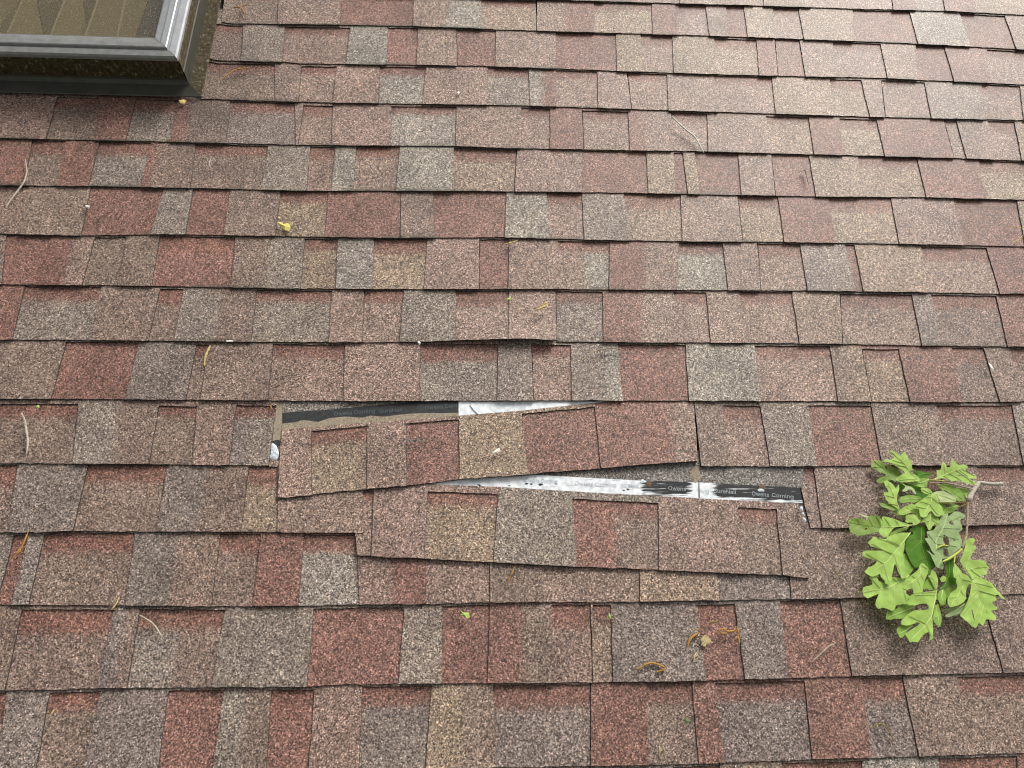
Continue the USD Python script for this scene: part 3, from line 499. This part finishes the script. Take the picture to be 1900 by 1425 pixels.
# ------------------------------------------------------------------ the broken-off oak sprig
def KT(x0, y0, k): return lambda pts: np.array([(x0 + k * a, y0 + k * b) for a, b in pts], float)
k1, k2, k3 = KT(1600, 820, .12632), KT(1700, 820, .12632), KT(1560, 940, .12632)
k4, k5, k6 = KT(1700, 960, .18908), KT(1600, 1040, .18908), KT(1700, 1020, .18908)
OAK, ob = thing('oak_sprig', un(1735, 1010, .01), 'broken oak sprig with fresh pale green lobed leaves and a grey twig end', 'leafy sprig')
def chaikin(p, n=2):
    for _ in range(n):
        q = np.roll(p, -1, 0); p = np.stack([.9 * p + .1 * q, .1 * p + .9 * q], 1).reshape(-1, 2)
    return p
def leaf(col, h, ext, mid=None, holes=(), curl=.0028, seed=0, fold=.2):
    h = h * .001 * .52 + .0095
    P3 = un(ext[:, 0], ext[:, 1], h)[:, :2]
    pg = Polygon(chaikin(P3, 2), [un(np.asarray(q)[:, 0], np.asarray(q)[:, 1], h)[:, :2] for q in holes]).buffer(0)
    if pg.geom_type != 'Polygon': pg = max(pg.geoms, key=lambda q: q.area)
    pts = [np.array(pg.exterior.segmentize(.003).coords)[:-1]] + [np.array(r.segmentize(.003).coords)[:-1] for r in pg.interiors]
    pp = prep(pg.buffer(-.0015)); x0, y0, x1, y1 = pg.bounds; sp = .0042
    gx, gy = np.meshgrid(np.arange(x0, x1, sp), np.arange(y0, y1, sp)); gx = gx + (np.arange(gx.shape[0]) % 2 * sp / 2)[:, None]
    pts.append(np.array([(a, b) for a, b in zip(gx.ravel(), gy.ravel()) if pp.contains(Point(a, b))]).reshape(-1, 2))
    p = np.unique(np.round(np.vstack(pts), 6), axis=0); tri = Delaunay(p).simplices
    pq = prep(pg.buffer(1e-5)); tri = np.array([t for t in tri if pq.contains(Point(*p[t].mean(0)))])
    a = p[tri]; ar = (a[:, 1, 0] - a[:, 0, 0]) * (a[:, 2, 1] - a[:, 0, 1]) - (a[:, 1, 1] - a[:, 0, 1]) * (a[:, 2, 0] - a[:, 0, 0]); tri[ar < 0] = tri[ar < 0][:, ::-1]; tri = tri[np.abs(ar) > 1e-9]
    ml = None if mid is None else un(mid[:, 0], mid[:, 1], h)[:, :2]
    def hz(q):
        z = np.full(len(q), h)
        if ml is not None:
            d = np.full(len(q), 9.)
            for A, B in zip(ml[:-1], ml[1:]):
                t = np.clip(((q - A) @ (B - A)) / ((B - A) @ (B - A)), 0, 1); d = np.minimum(d, np.linalg.norm(q - (A + t[:, None] * (B - A)), axis=1))
            z = z + fold * np.minimum(d, .03) * .35 - fold * .004
        q3 = np.c_[q, np.zeros(len(q))]
        z = z + (meshkit.fbm(q3 * 45 + seed * 3.1, 3, seed) - .5) * 2 * curl
        return np.maximum(z, .0095)
    zz = hz(p)
    lp, _ = mesh(OAK, 'leaf', (np.c_[p, zz], tri), LEAF[col], True, base=ob)
    if ml is not None and col not in 'x':
        rib = []
        def vein(q, w0, w1):
            n = max(4, int(np.linalg.norm(np.diff(q, axis=0), axis=1).sum() / .004)); d = np.r_[0, np.cumsum(np.linalg.norm(np.diff(q, axis=0), axis=1))]
            t = np.linspace(0, d[-1], n); s = np.c_[np.interp(t, d, q[:, 0]), np.interp(t, d, q[:, 1])]
            g_ = np.gradient(s, axis=0); g_ /= np.linalg.norm(g_, axis=1, keepdims=True); nn = np.c_[-g_[:, 1], g_[:, 0]]; w = np.linspace(w0, w1, n)[:, None]
            z = hz(s) + .0005
            v = np.stack([np.c_[s - nn * w, z - .0008], np.c_[s, z + .0004], np.c_[s + nn * w, z - .0008]], 1).reshape(-1, 3)
            rib.append((v, grid_faces(n, 3)[:, ::-1]))
        vein(ml, .0012, .0006)
        ex = chaikin(P3, 1); dm = np.array([min(np.linalg.norm(e - (A + np.clip(((e - A) @ (B - A)) / ((B - A) @ (B - A)), 0, 1) * (B - A))) for A, B in zip(ml[:-1], ml[1:])) for e in ex])
        L = np.r_[0, np.cumsum(np.linalg.norm(np.diff(ml, axis=0), axis=1))]; last = []
        for i in np.argsort(-dm):
            if dm[i] < .010 or len(last) > 7: break
            if any(np.linalg.norm(ex[i] - ex[j]) < .016 for j in last): continue
            last.append(i)
            s = np.array([np.interp(L * .0 + q, L, ml[:, 0]) for q in [0]]) if False else None
            tt = np.linspace(0, L[-1], 40); mp = np.c_[np.interp(tt, L, ml[:, 0]), np.interp(tt, L, ml[:, 1])]
            kx = np.argmin(np.linalg.norm(mp - ex[i], axis=1)); root = mp[max(0, kx - int(dm[i] * .55 / (L[-1] / 40)))]
            e = root + (ex[i] - root) * .86
            if prep(pg).contains(Point(*e)) and pg.buffer(.001).contains(Point(*((root + e) / 2))): vein(np.array([root, (root + e) / 2, e]), .00055, .0002)
        mesh(lp, 'vein', join(rib), VEIND if col in 'do' else VEIN, True, base=ob)
leaves = [
 ('o', 14, k1([(118,350),(150,300),(150,265),(200,270),(240,262),(285,285),(320,330),(345,330),(400,350),(500,400),(560,440),(600,500),(520,540),(480,600),(440,560),(380,570),(320,600),(250,612),(200,595),(205,565),(260,525),(350,500),(340,480),(270,455),(190,410),(130,380)]), k1([(480,480),(380,430),(220,330)]), [k1([(330,340),(360,370),(368,410),(350,400)])]),
 ('d', 10, k1([(740,430),(830,420),(900,440),(1000,450),(1010,490),(950,525),(880,535),(820,560),(760,500)]), k1([(830,480),(900,470),(1000,470)]), ()),
 ('d', 8, k1([(560,560),(640,590),(760,640),(950,670),(1000,760),(900,830),(800,790),(700,700),(600,720),(520,680)]), k1([(960,700),(800,690),(640,640)]), ()),
 ('m', 21, k1([(820,580),(870,530),(985,530),(990,560),(955,600),(945,665),(870,670),(780,640),(680,600)]), k1([(980,550),(860,600),(760,610)]), ()),
 ('l', 27, k1([(300,285),(340,250),(420,265),(470,235),(440,180),(400,130),(420,115),(480,150),(560,205),(600,150),(625,150),(660,200),(670,260),(705,270),(725,310),(725,385),(755,415),(700,420),(690,440),(780,480),(860,550),(820,590),(800,575),(700,590),(560,595),(500,570),(485,545),(540,500),(620,465),(625,440),(560,400),(480,350),(400,310)]), k1([(800,540),(690,420),(560,250)]), ()),
 ('w', 23, k1([(530,590),(600,600),(650,640),(720,655),(770,700),(798,770),(770,760),(725,705),(680,695),(650,725),(600,730),(583,710),(620,680),(640,650),(590,625)]), None, ()),
 ('l', 25, k1([(320,590),(360,562),(420,590),(470,640),(500,690),(515,640),(540,620),(545,700),(520,760),(510,840),(520,900),(555,970),(545,1000),(480,950),(400,905),(350,850),(310,770),(310,740),(385,740),(370,690),(330,650)]), k1([(550,980),(470,800),(380,600)]), ()),
 ('m', 19, k1([(250,910),(290,895),(400,905),(480,945),(545,1000),(480,1010),(380,985),(290,950)]), k1([(540,1000),(400,950),(280,915)]), ()),
 ('o', 12, k1([(440,1010),(560,1000),(640,1080),(640,1130),(560,1100),(480,1060)]), None, ()),
 ('m', 21, k1([(540,860),(560,810),(640,785),(760,785),(860,800),(910,830),(800,880),(740,895),(700,880),(620,895),(560,890)]), k1([(880,830),(700,830),(570,850)]), ()),
 ('l', 27, k1([(530,1040),(545,1000),(620,950),(740,895),(760,950),(840,980),(855,1060),(875,1120),(840,1190),(770,1230),(730,1225),(740,1185),(640,1180),(630,1150),(650,1130),(630,1100),(660,1075),(760,1055),(770,1030),(700,1040),(600,1075),(545,1070)]), k1([(850,960),(700,1000),(560,1050)]), [k1([(770,1040),(795,1050),(790,1072),(775,1068)])]),
 ('l', 30, k1([(860,1190),(880,1140),(960,1080),(1010,1030),(1060,1090),(1110,1115),(1140,1180),(1145,1250),(1110,1245),(1060,1205),(1030,1240),(1000,1300),(970,1290),(930,1200),(910,1180)]), k1([(1010,1040),(995,1160),(990,1280)]), ()),
 ('m', 27, k2([(300,610),(360,620),(440,620),(540,650),(640,700),(690,760),(720,860),(640,870),(580,850),(560,790),(480,745),(420,700),(390,720),(340,670)]), k2([(310,615),(500,700),(680,840)]), ()),
 ('m', 25, k2([(560,680),(640,665),(780,700),(792,720),(755,760),(750,840),(700,770),(640,710)]), k2([(570,680),(680,710),(770,720)]), ()),
 ('w', 31, k2([(250,750),(300,720),(400,715),(480,760),(570,800),(592,850),(580,890),(480,885),(350,890),(290,820)]), k2([(270,760),(420,800),(570,860)]), ()),
 ('m', 16, k2([(340,890),(480,890),(620,930),(640,960),(560,1010),(480,1050),(400,1040),(330,960)]), k2([(600,940),(480,970),(400,1010)]), [k2([(390,910),(490,920),(480,960),(400,950)])]),
 ('l', 37, k1([(850,690),(880,675),(960,680),(1000,700),(1030,740),(1080,790),(1090,840),(1130,920),(1170,960),(1170,1010),(1210,1040),(1190,1070),(1110,1105),(1060,1080),(1020,1010),(990,1020),(940,1100),(890,1112),(850,1090),(840,1020),(830,985),(750,970),(740,940),(820,880),(920,820),(985,770),(920,765),(865,730)]), k1([(1025,765),(1010,880),(910,1060)]), ()),
 ('l', 35, k2([(270,545),(310,500),(295,410),(330,420),(355,410),(375,320),(400,300),(430,320),(445,375),(490,375),(510,340),(500,290),(515,255),(545,265),(580,310),(620,340),(690,330),(750,350),(760,380),(720,415),(770,460),(850,485),(885,515),(870,545),(780,530),(790,555),(850,590),(890,610),(860,630),(780,625),(680,590),(600,565),(520,580),(470,545),(420,530),(350,540)]), k2([(272,545),(580,415),(740,360)]), [k2([(580,488),(650,482),(735,500),(700,508)])]),
 ('g', 32, k4([(80,205),(120,200),(100,140),(170,125),(215,60),(250,-20),(287,-39),(314,-45),(321,-12),(374,-59),(428,-52),(468,-26),(471,1),(434,18),(424,48),(441,75),(448,121),(414,148),(440,215),(450,260),(430,300),(380,335),(345,385),(300,400),(250,410),(270,470),(260,515),(200,490),(170,430),(140,370),(95,320),(130,340),(160,365),(185,370),(150,330),(130,280)]), k4([(250,405),(205,330),(195,230),(262,110),(310,-20)]), [k4([(265,170),(310,190),(325,280),(280,270),(262,230)]), k4([(312,60),(330,22),(375,70),(340,72)]), k4([(260,305),(300,310),(325,385),(270,385)]), k4([(355,205),(365,205),(380,230),(370,235)])]),
 ('d', 20, k3([(1000,350),(1080,280),(1160,270),(1230,260),(1250,360),(1230,440),(1230,500),(1280,560),(1300,640),(1340,720),(1370,800),(1385,890),(1360,900),(1325,900),(1320,980),(1280,1000),(1265,950),(1280,890),(1180,830),(1140,890),(1080,900),(1040,850),(1010,790),(960,690),(945,600),(950,500),(1000,430),(1070,400),(1060,380)]), k3([(1195,300),(1185,560),(1260,760),(1300,960)]), ()),
 ('o', 31, k3([(100,225),(150,175),(230,168),(320,180),(400,215),(412,190),(390,160),(430,135),(500,130),(560,140),(585,180),(640,255),(600,300),(560,370),(500,385),(430,400),(330,420),(232,440),(225,410),(170,395),(130,370),(135,345),(120,320),(132,275)]), k3([(620,305),(400,280),(180,240)]), [k3([(345,330),(390,308),(395,322),(365,340)])]),
 ('l', 32, k3([(575,170),(610,210),(640,255),(600,180),(612,145),(700,160),(790,185),(900,230),(1000,262),(1045,272),(960,285),(830,300),(770,320),(710,400),(690,440),(630,460),(570,400),(555,360),(590,300)]), k3([(1045,272),(830,296),(600,305)]), ()),
 ('w', 29, k3([(250,105),(320,118),(425,148),(405,165),(330,145)]), None, ()),
 ('m', 24, k3([(715,410),(740,380),(810,330),(900,310),(1010,285),(970,340),(880,365),(780,410),(730,425)]), k3([(1000,290),(860,335),(740,405)]), ()),
 ('m', 18, k3([(880,700),(960,690),(1010,800),(1060,860),(1080,910),(1000,1010),(930,940),(900,830)]), None, ()),
 ('l', 33, k5([(60,160),(90,200),(100,235),(60,250),(10,260),(0,295),(15,345),(50,375),(100,350),(165,325),(130,390),(122,440),(150,478),(200,465),(245,475),(280,495),(310,490),(330,440),(390,430),(440,430),(445,380),(475,360),(425,325),(430,300),(390,270),(400,240),(470,140),(400,170),(300,165),(215,150),(150,150)]), k5([(465,145),(270,262),(15,310)]), [k5([(140,165),(165,150),(215,200),(212,222),(160,205)])]),
 ('l', 39, k3([(1030,378),(860,385),(685,440),(668,475),(640,480),(560,470),(480,440),(425,500),(390,525),(430,580),(500,600),(560,625),(645,640),(600,650),(480,648),(370,648),(315,670),(310,705),(350,740),(450,770),(530,795),(520,830),(470,870),(400,890),(385,920),(345,950),(380,990),(450,1030),(520,1020),(575,985),(590,1040),(640,1080),(650,1130),(700,1150),(740,1080),(760,960),(785,850),(812,850),(842,960),(890,1060),(950,1040),(1000,1005),(955,950),(930,850),(920,700),(935,600),(950,500),(990,430)]), k3([(1030,378),(850,605),(690,800),(480,950)]), ()),
 ('m', 27, k5([(240,490),(232,570),(270,582),(320,570),(390,572),(430,540),(520,450),(440,425),(380,440),(310,490),(280,500)]), k5([(510,455),(400,500),(250,560)]), ()),
 ('l', 37, k5([(390,260),(420,200),(470,150),(540,100),(570,30),(600,25),(645,80),(640,130),(610,200),(590,260),(590,310),(500,330),(490,270),(440,290)]), k5([(575,50),(568,150),(420,260)]), ()),
 ('m', 31, k5([(590,260),(620,200),(650,165),(690,230),(720,290),(660,290),(640,278),(600,275)]), None, ()),
 ('l', 39, k5([(680,85),(720,110),(745,180),(742,260),(725,285),(690,225),(645,150),(672,140)]), k5([(735,270),(700,170),(685,100)]), ()),
 ('m', 28, k5([(690,560),(720,430),(750,430),(775,500),(783,570),(765,655),(740,640),(700,600)]), k5([(725,440),(745,540),(755,640)]), ()),
 ('m', 35, k5([(380,630),(340,670),(332,690),(370,765),(415,735),(440,690),(500,630),(440,620)]), k5([(490,640),(420,690),(360,720)]), ()),
 ('l', 42, k5([(735,290),(640,305),(540,325),(470,340),(460,370),(435,415),(450,440),(520,442),(560,425),(625,422),(652,440),(652,480),(560,492),(500,490),(440,530),(380,590),(380,630),(440,642),(510,620),(530,605),(570,610),(545,640),(490,670),(418,720),(445,760),(470,805),(500,795),(545,803),(570,770),(610,720),(652,700),(660,740),(655,788),(685,770),(692,690),(690,600),(690,540),(710,450),(735,370)]), k5([(735,290),(685,540),(610,650),(480,775)]), ()),
 ('d', 22, k4([(290,420),(370,395),(362,500),(370,590),(395,620),(380,660),(300,690),(225,715),(230,690),(290,640),(300,580),(280,500)]), k4([(330,420),(330,560),(270,690)]), ()),
 ('m', 24, k4([(205,790),(225,720),(280,700),(295,790),(290,850),(270,867),(235,850)]), k4([(260,710),(250,780),(265,850)]), ()),
 ('o', 20, k4([(285,700),(360,670),(400,680),(350,740),(300,800),(285,770)]), None, ()),
 ('l', 32, k6([(230,285),(260,253),(295,270),(292,308),(250,320)]), None, ()),
 ('g', 26, k6([(260,590),(330,570),(420,555),(480,520),(490,550),(440,620),(370,645),(300,665),(290,640),(330,605)]), k6([(480,530),(400,590),(290,650)]), ()),
 ('l', 36, k4([(475,300),(485,240),(510,205),(560,205),(578,225),(560,250),(535,270),(580,280),(585,300),(550,350),(525,400),(540,420),(620,415),(680,435),(690,465),(715,490),(685,515),(695,560),(650,570),(650,600),(580,590),(550,610),(500,545),(440,450),(430,420),(455,370)]), k4([(435,430),(500,520),(620,480)]), ()),
 ('l', 37, k6([(555,300),(580,275),(650,285),(740,330),(770,370),(820,430),(875,490),(830,475),(800,440),(770,450),(785,490),(735,520),(800,570),(790,590),(730,595),(785,660),(780,695),(740,690),(690,680),(655,750),(640,740),(615,715),(590,760),(570,768),(540,750),(490,705),(430,650),(435,630),(470,580),(510,480),(530,400),(535,340)]), k6([(555,300),(620,430),(700,620)]), [k6([(540,590),(550,590),(572,690),(560,690)])]),
 ('l', 42, k4([(380,450),(420,490),(450,550),(500,570),(560,640),(520,660),(500,690),(490,760),(495,790),(470,830),(420,860),(330,885),(305,850),(305,800),(340,740),(400,700),(408,670),(390,630),(395,600),(365,590),(360,520)]), k4([(378,455),(470,660),(390,810)]), ()),
]
for i, (c, h, e, m, ho) in enumerate(leaves): leaf(c, h, e, m, ho, seed=i)
def stem(name, pts, hs, r, mat, sides=6, bump=.12, seed=1):
    return mesh(OAK, name, tube([un(a, b, h) for (a, b), h in zip(pts, np.linspace(hs[0] * .62 + .004, hs[1] * .62 + .004, len(pts)))], r, sides, bump, seed), mat, True, base=ob)
stem('twig', k2([(1275,612),(1140,622),(1000,605),(915,590)]), (.016, .020), [.0042, .0036, .0042], TWIGW, 8, .15)
stem('twig', k2([(925,585),(870,680),(800,770),(770,875)]), (.020, .030), [.0044, .0050, .0058], TWIGW, 8, .15, 2)
stem('twig', np.vstack([k2([(770,870),(745,940),(752,1060),(745,1250),(728,1425)]), k4([(490,180),(468,270),(450,312)])]), (.028, .030), [.0030, .0022, .0026, .0044], TWIG, 7, .15, 3)
stem('green_stem', k4([(455,305),(385,365),(320,410),(258,435)]), (.030, .046), [.0028, .0020], STEM, 6, .1, 4)
stem('green_stem', k4([(380,365),(372,450)]), (.034, .044), [.0018, .0012], STEM, 5, .1, 5)
stem('green_stem', k4([(320,280),(260,275),(205,300)]), (.040, .040), [.0018, .0012], STEM, 5, .1, 9)
stem('leaf_stalk', k2([(830,695),(640,645),(430,595),(200,605)]), (.034, .040), [.0016, .0012], TWIG, 5, .1, 6)
stem('leaf_stalk', k2([(440,582),(320,560),(200,560)]), (.040, .042), [.0014, .0010], STEM, 5, .1, 7)
stem('leaf_stalk', k2([(760,885),(500,892),(345,890)]), (.034, .040), [.0012, .0010], CATO, 5, .1, 8)
stem('leaf_stalk', k2([(820,890),(700,930),(600,965)]), (.030, .034), [.0016, .0010], CATO, 5, .1, 10)

# ------------------------------------------------------------------ litter on the roof
def zA(x0, y0, k=A0): return lambda pts: [(x0 + k * a, y0 + k * b) for a, b in pts]
a1, b1t, c1 = zA(0, 160), zA(630, 160), zA(1260, 160)
a2, b2t, c2 = zA(0, 420), zA(630, 420), zA(1260, 420)
a3, b3t, c3 = zA(0, 730), zA(630, 730), zA(1260, 730)
a4, b4t, c4 = zA(0, 1065), zA(630, 1065), zA(1260, 1065)
p0, q0 = zA(400, 0, .31579), zA(900, 0, .31579)
def litter(name, cat, label, pts, r, mat, h=.0125, sides=6, bump=.2, seed=0, extra=()):
    base = un(*np.mean(pts, 0), .009); r = np.asarray(r) * .85
    parts = [tube([un(a, b, h + .0015 * math.sin(i * 1.7)) for i, (a, b) in enumerate(pts)], r, sides, bump, seed)]
    for e in extra: parts.append(tube([un(a, b, h) for a, b in e], np.asarray(r) * .8, sides, bump, seed + 1))
    single(name, join(parts), mat, base, True, label=label, category=cat)
litter('twig', 'twig', 'thin pale curved twig near the left edge, below the skylight', a1([(138,398),(150,470),(132,530),(95,580),(60,622),(33,668)]), [.0012, .0022, .0024, .0014], TWIGW, .0135, seed=1)
litter('twig', 'twig', 'knobbly straw-coloured twig bent like a bow at the left edge', a3([(115,105),(140,150),(145,210),(155,262),(146,330)]), [.0018, .0028, .0026, .0018], TWIGW, .0125, bump=.4, seed=2)
litter('twig', 'twig', 'slim pale twig kinked twice, high on the roof right of centre', [(1247,216),(1268,237),(1290,254),(1306,283)], [.0018, .0026, .0026, .0016], CHIP, .0165, seed=3)
litter('twig', 'twig', 'tiny forked pale twig right of the kinked twig', c1([(650,478),(672,462),(694,456),(702,490),(715,540)]), [.0012, .0022, .0014], TWIG, .0125, seed=4, extra=[c1([(694,456),(704,476)])])
litter('twig', 'twig', 'long arched grey twig above the slipped shingles', b2t([(1325,748),(1388,692),(1460,672),(1540,672),(1572,696),(1580,718)]), [.0010, .0016, .0016, .0012], TWIG, .0135, seed=5, extra=[b2t([(1448,675),(1455,712)])])
litter('twig', 'twig', 'hair-thin hooked twig left of the oak sprig', c3([(768,262),(785,195),(825,162),(890,152),(930,166)]), [.0009, .0013, .0010], TWIG, .013, seed=6, extra=[c3([(795,258),(806,275)])])
litter('twig', 'twig', 'short pale twig on the left of the second course from the bottom', a4([(768,225),(845,272),(872,312),(888,342)]), [.0012, .0018, .0014], TWIGW, .0125, seed=7)
litter('twig', 'twig', 'stubby cream twig with brown crumbly end, below the oak sprig', c4([(738,478),(790,432),(822,398),(856,386)]), [.0014, .0018, .0024, .0020], TWIG, .0125, seed=8, bump=.3)
litter('twig', 'twig', 'thin olive stem bent in two, near the bottom right', c4([(1055,852),(1108,816),(1150,850),(1188,932)]), [.0012, .0016, .0010], CATO, .0115, seed=9)
litter('twig', 'twig', 'short broken twig with a white end below the left skylight side', a1([(1160,403),(1146,434),(1172,460)]), [.0022, .0014, .0012], TWIGW, .0125, seed=10)
litter('twig', 'twig', 'tiny bent twig scrap on a butt line near the lower left', a4([(613,196),(640,172),(648,150),(656,126)]), [.0018, .0014, .0012], CATP, .0125, seed=11)
litter('twig', 'twig', 'dark orange twig scrap between the slipped shingles and the oak sprig', c3([(845,960),(868,990),(890,1022)]), [.0010, .0016, .0010], CATO, .0120, seed=12)
litter('catkin', 'catkin', 'pale yellow dried catkin standing out on the left middle of the roof', a2([(1160,655),(1140,690),(1128,728),(1126,768)]), [.0022, .0030, .0028, .0020], CATP, .0125, bump=.4, seed=20)
litter('catkin', 'catkin', 'ochre star-shaped catkin bits beside the skylight at the top edge', p0([(105,45),(130,40),(150,38),(160,60),(175,85)]), [.0014, .0020, .0014], CATK, .013, bump=.5, seed=21, extra=[p0([(150,38),(152,10)]), p0([(150,38),(195,25)])])
litter('catkin', 'catkin', 'orange curved catkin just right of the skylight corner', p0([(32,472),(75,435),(112,410),(160,402),(200,402)]), [.0010, .0024, .0018], CATK, .0125, bump=.5, seed=22)
litter('catkin', 'catkin', 'ochre catkin scrap on a butt line above the unstuck tabs', b1t([(905,872),(940,862),(962,858),(985,846)]), [.0012, .0022, .0014], CATP, .0125, bump=.5, seed=23)
litter('catkin', 'catkin', 'dark ochre catkin cluster on the unstuck tabs', b2t([(1066,460),(1090,458),(1120,448),(1152,424)]), [.0012, .0024, .0026, .0014], CATP, .026, bump=.5, seed=24, extra=[b2t([(1090,440),(1125,432),(1152,412)])])
litter('catkin', 'catkin', 'small brown catkin hook on the grey tab left of the centre', a2([(1732,428),(1722,446),(1708,462)]), [.0010, .0018, .0010], CATK, .0125, bump=.5, seed=25)
litter('catkin', 'catkin', 'orange wispy catkin at the left edge in the fourth course from the bottom', a3([(158,755),(140,800),(118,850),(98,885)]), [.0012, .0022, .0016], CATK, .012, bump=.5, seed=26, extra=[a3([(125,830),(90,885),(66,912)])])
litter('catkin', 'catkin', 'brown wispy catkin right below the lower slipped shingle', b3t([(968,948),(945,1000),(920,1050)]), [.0010, .0018, .0012], CATK, .0115, bump=.5, seed=27)
litter('catkin', 'catkin', 'bent orange catkin shaped like an arrowhead near the bottom centre', b4t([(1640,526),(1680,500),(1720,485),(1765,503),(1810,520),(1775,532),(1745,540)]), [.0014, .0022, .0018], CATK, .012, bump=.5, seed=28)
litter('catkin', 'catkin', 'orange catkin curled like a letter between the straw-coloured lump and the tab joint', c4([(215,325),(220,300),(245,292),(262,325),(310,308)]), [.0016, .0024, .0016], CATK, .012, bump=.5, seed=29, extra=[c4([(240,295),(232,330),(262,325)])])
litter('catkin', 'catkin', 'orange catkin thread arching left of the straw-coloured lump, lower right', c4([(45,415),(52,365),(78,340),(112,322)]), [.0014, .0024, .0016], CATK, .012, bump=.5, seed=34)
litter('catkin', 'catkin', 'upright orange catkin thread along the dark tab joint, lower right', c4([(322,285),(325,340),(332,395)]), [.0014, .0022, .0014], CATK, .012, bump=.5, seed=35)
litter('catkin', 'catkin', 'faint tan catkin thread below the straw-coloured lump, lower right', c4([(80,480),(86,450),(95,430)]), [.0010, .0016, .0010], CATP, .012, bump=.4, seed=36)
litter('catkin', 'catkin', 'short orange catkin bit above the straw-coloured lump, lower right', c4([(85,300),(100,308),(118,303)]), [.0012, .0020, .0012], CATK, .012, bump=.5, seed=37)
litter('catkin', 'catkin', 'fallen olive catkin curl just above the orange catkin threads', c4([(165,272),(180,262),(200,262),(214,270)]), [.0014, .0022, .0016], CATO, .0125, bump=.4, seed=30)
litter('catkin', 'catkin', 'yellowish catkin thread at the right edge near a butt line', c1([(1800,772),(1845,776),(1900,782)]), [.0008, .0014, .0008], CATP, .0125, bump=.4, seed=31, extra=[c1([(1830,862),(1868,850),(1892,822)])])
litter('catkin', 'catkin', 'tiny tan catkin hook at the lower left', a4([(280,772),(290,760),(298,748)]), [.0012, .0018, .0012], CATP, .0115, bump=.4, seed=32)
litter('catkin', 'catkin', 'wispy orange catkin scrap in the top corner of the left bottom tab edge', a2([(1490,985),(1494,1000),(1488,1015)]), [.0010, .0016, .0010], CATK, .0125, bump=.4, seed=33)
def scrap(name, cat, label, pts, mat, h=.0125, lift=.004):
    p = np.array(pts, float); c = p.mean(0); base = un(*c, .009)
    q = np.vstack([un(p[:, 0], p[:, 1], h), un(*c, h + lift)[None]]); k = len(p)
    q[:k:2, 2] += lift * .5; bot = q - [0, 0, .0008]
    f = [[i, (i + 1) % k, k] for i in range(k)]; f = np.array(f)
    if np.cross(q[1] - q[0], q[k] - q[0])[2] < 0: f = f[:, ::-1]
    n = k + 1; side = [[i, i + n, (i + 1) % k] for i in range(k)] + [[(i + 1) % k, i + n, (i + 1) % k + n] for i in range(k)]
    single(name, (np.vstack([q, bot]), np.vstack([f, f[:, ::-1] + n, side])), mat, base, False, label=label, category=cat)
scrap('fallen_leaf', 'leaf', 'small bright yellow curled leaf in the upper left part of the roof', a1([(1528,752),(1550,748),(1562,762),(1588,752),(1602,780),(1592,797),(1570,795),(1550,775)]), YLEAF)
scrap('leaf_scrap', 'leaf scrap', 'ragged lime green leaf scrap below the middle of the lower slipped shingle', b4t([(662,198),(682,212),(712,214),(716,240),(700,243),(690,235),(665,228),(676,215)]), LIME)
scrap('leaf_scrap', 'leaf scrap', 'narrow pale green leaf scrap at a tab edge right of the ragged one', b4t([(1484,214),(1492,222),(1494,248),(1482,246),(1480,230)]), LIME)
scrap('leaf_scrap', 'leaf scrap', 'cream leaf scrap lying on the upper slipped shingle', b3t([(840,330),(862,308),(882,300),(886,320),(868,322),(850,340)]), CHIP, .0165)
scrap('leaf_scrap', 'leaf scrap', 'tiny yellow-green leaf scrap on the unstuck tabs', b2t([(918,402),(945,386),(942,400),(925,410)]), LIME, .022, .002)
scrap('leaf_scrap', 'leaf scrap', 'tiny green leaf scrap above the bow-shaped twig at the left edge', a3([(198,72),(212,62),(220,72),(206,84)]), LIME, .012, .002)
scrap('leaf_scrap', 'leaf scrap', 'pale green crumpled leaf scrap in a tab joint at the far right', c2([(1700,752),(1718,760),(1732,790),(1722,798),(1708,775)]), CHIP, .0125)
scrap('leaf_scrap', 'leaf scrap', 'dull dark green leaf scrap near the bottom right of centre', c4([(32,792),(48,796),(56,818),(40,826),(34,810)]), plain('dull_green_scrap', (.10, .17, .06), .7), .012, .002)
scrap('leaf_scrap', 'leaf scrap', 'straw-coloured crumbled leaf lump among the orange catkin threads', c4([(118,360),(140,335),(162,345),(180,372),(162,382),(150,388),(140,404),(130,392),(122,396),(126,378)]), plain('crumbled_straw', (.46, .38, .19), .9, .1, noise=(500, .4, 1.4)), .0112, .0012)
scrap('leaf_scrap', 'leaf scrap', 'small yellow scrap under the skylight apron', a1([(985,80),(1012,72),(1028,84),(1015,96),(995,94)]), CATP, .012, .002)
scrap('leaf_scrap', 'leaf scrap', 'thin yellow-green scrap standing in the bottom course right of centre', b4t([(1758,945),(1766,950),(1768,990),(1761,988)]), CATP, .012, .002)
scrap('white_chip', 'chip', 'small white chip on a tab edge left, below the thin curved twig', a1([(470,660),(484,655),(498,662),(490,672),(476,670)]), CHIP)
scrap('white_chip', 'chip', 'flat white chip on the butt line above the pale yellow catkin', a2([(1245,630),(1265,626),(1285,629),(1282,636),(1250,637)]), CHIP, .0135, .001)
scrap('white_chip', 'chip', 'cream chip caught at the left end of the unstuck tabs', b2t([(428,638),(440,632),(448,646),(438,656)]), CHIP)
scrap('white_chip', 'chip', 'white speck high up near the centre, in the third course', b1t([(646,38),(654,26),(664,36),(654,48)]), CHIP, .012, .002)

# ------------------------------------------------------------------ far below
gr = trimesh.creation.box((3000, 3000, .2)); gr.apply_translation((0, 0, -.1))
m = usdkit.mesh(stage, '/World/ground', (gr.vertices, gr.faces), SOIL)
tag(m.GetPrim(), 'plain lawn below the roof', 'ground', kind='structure')
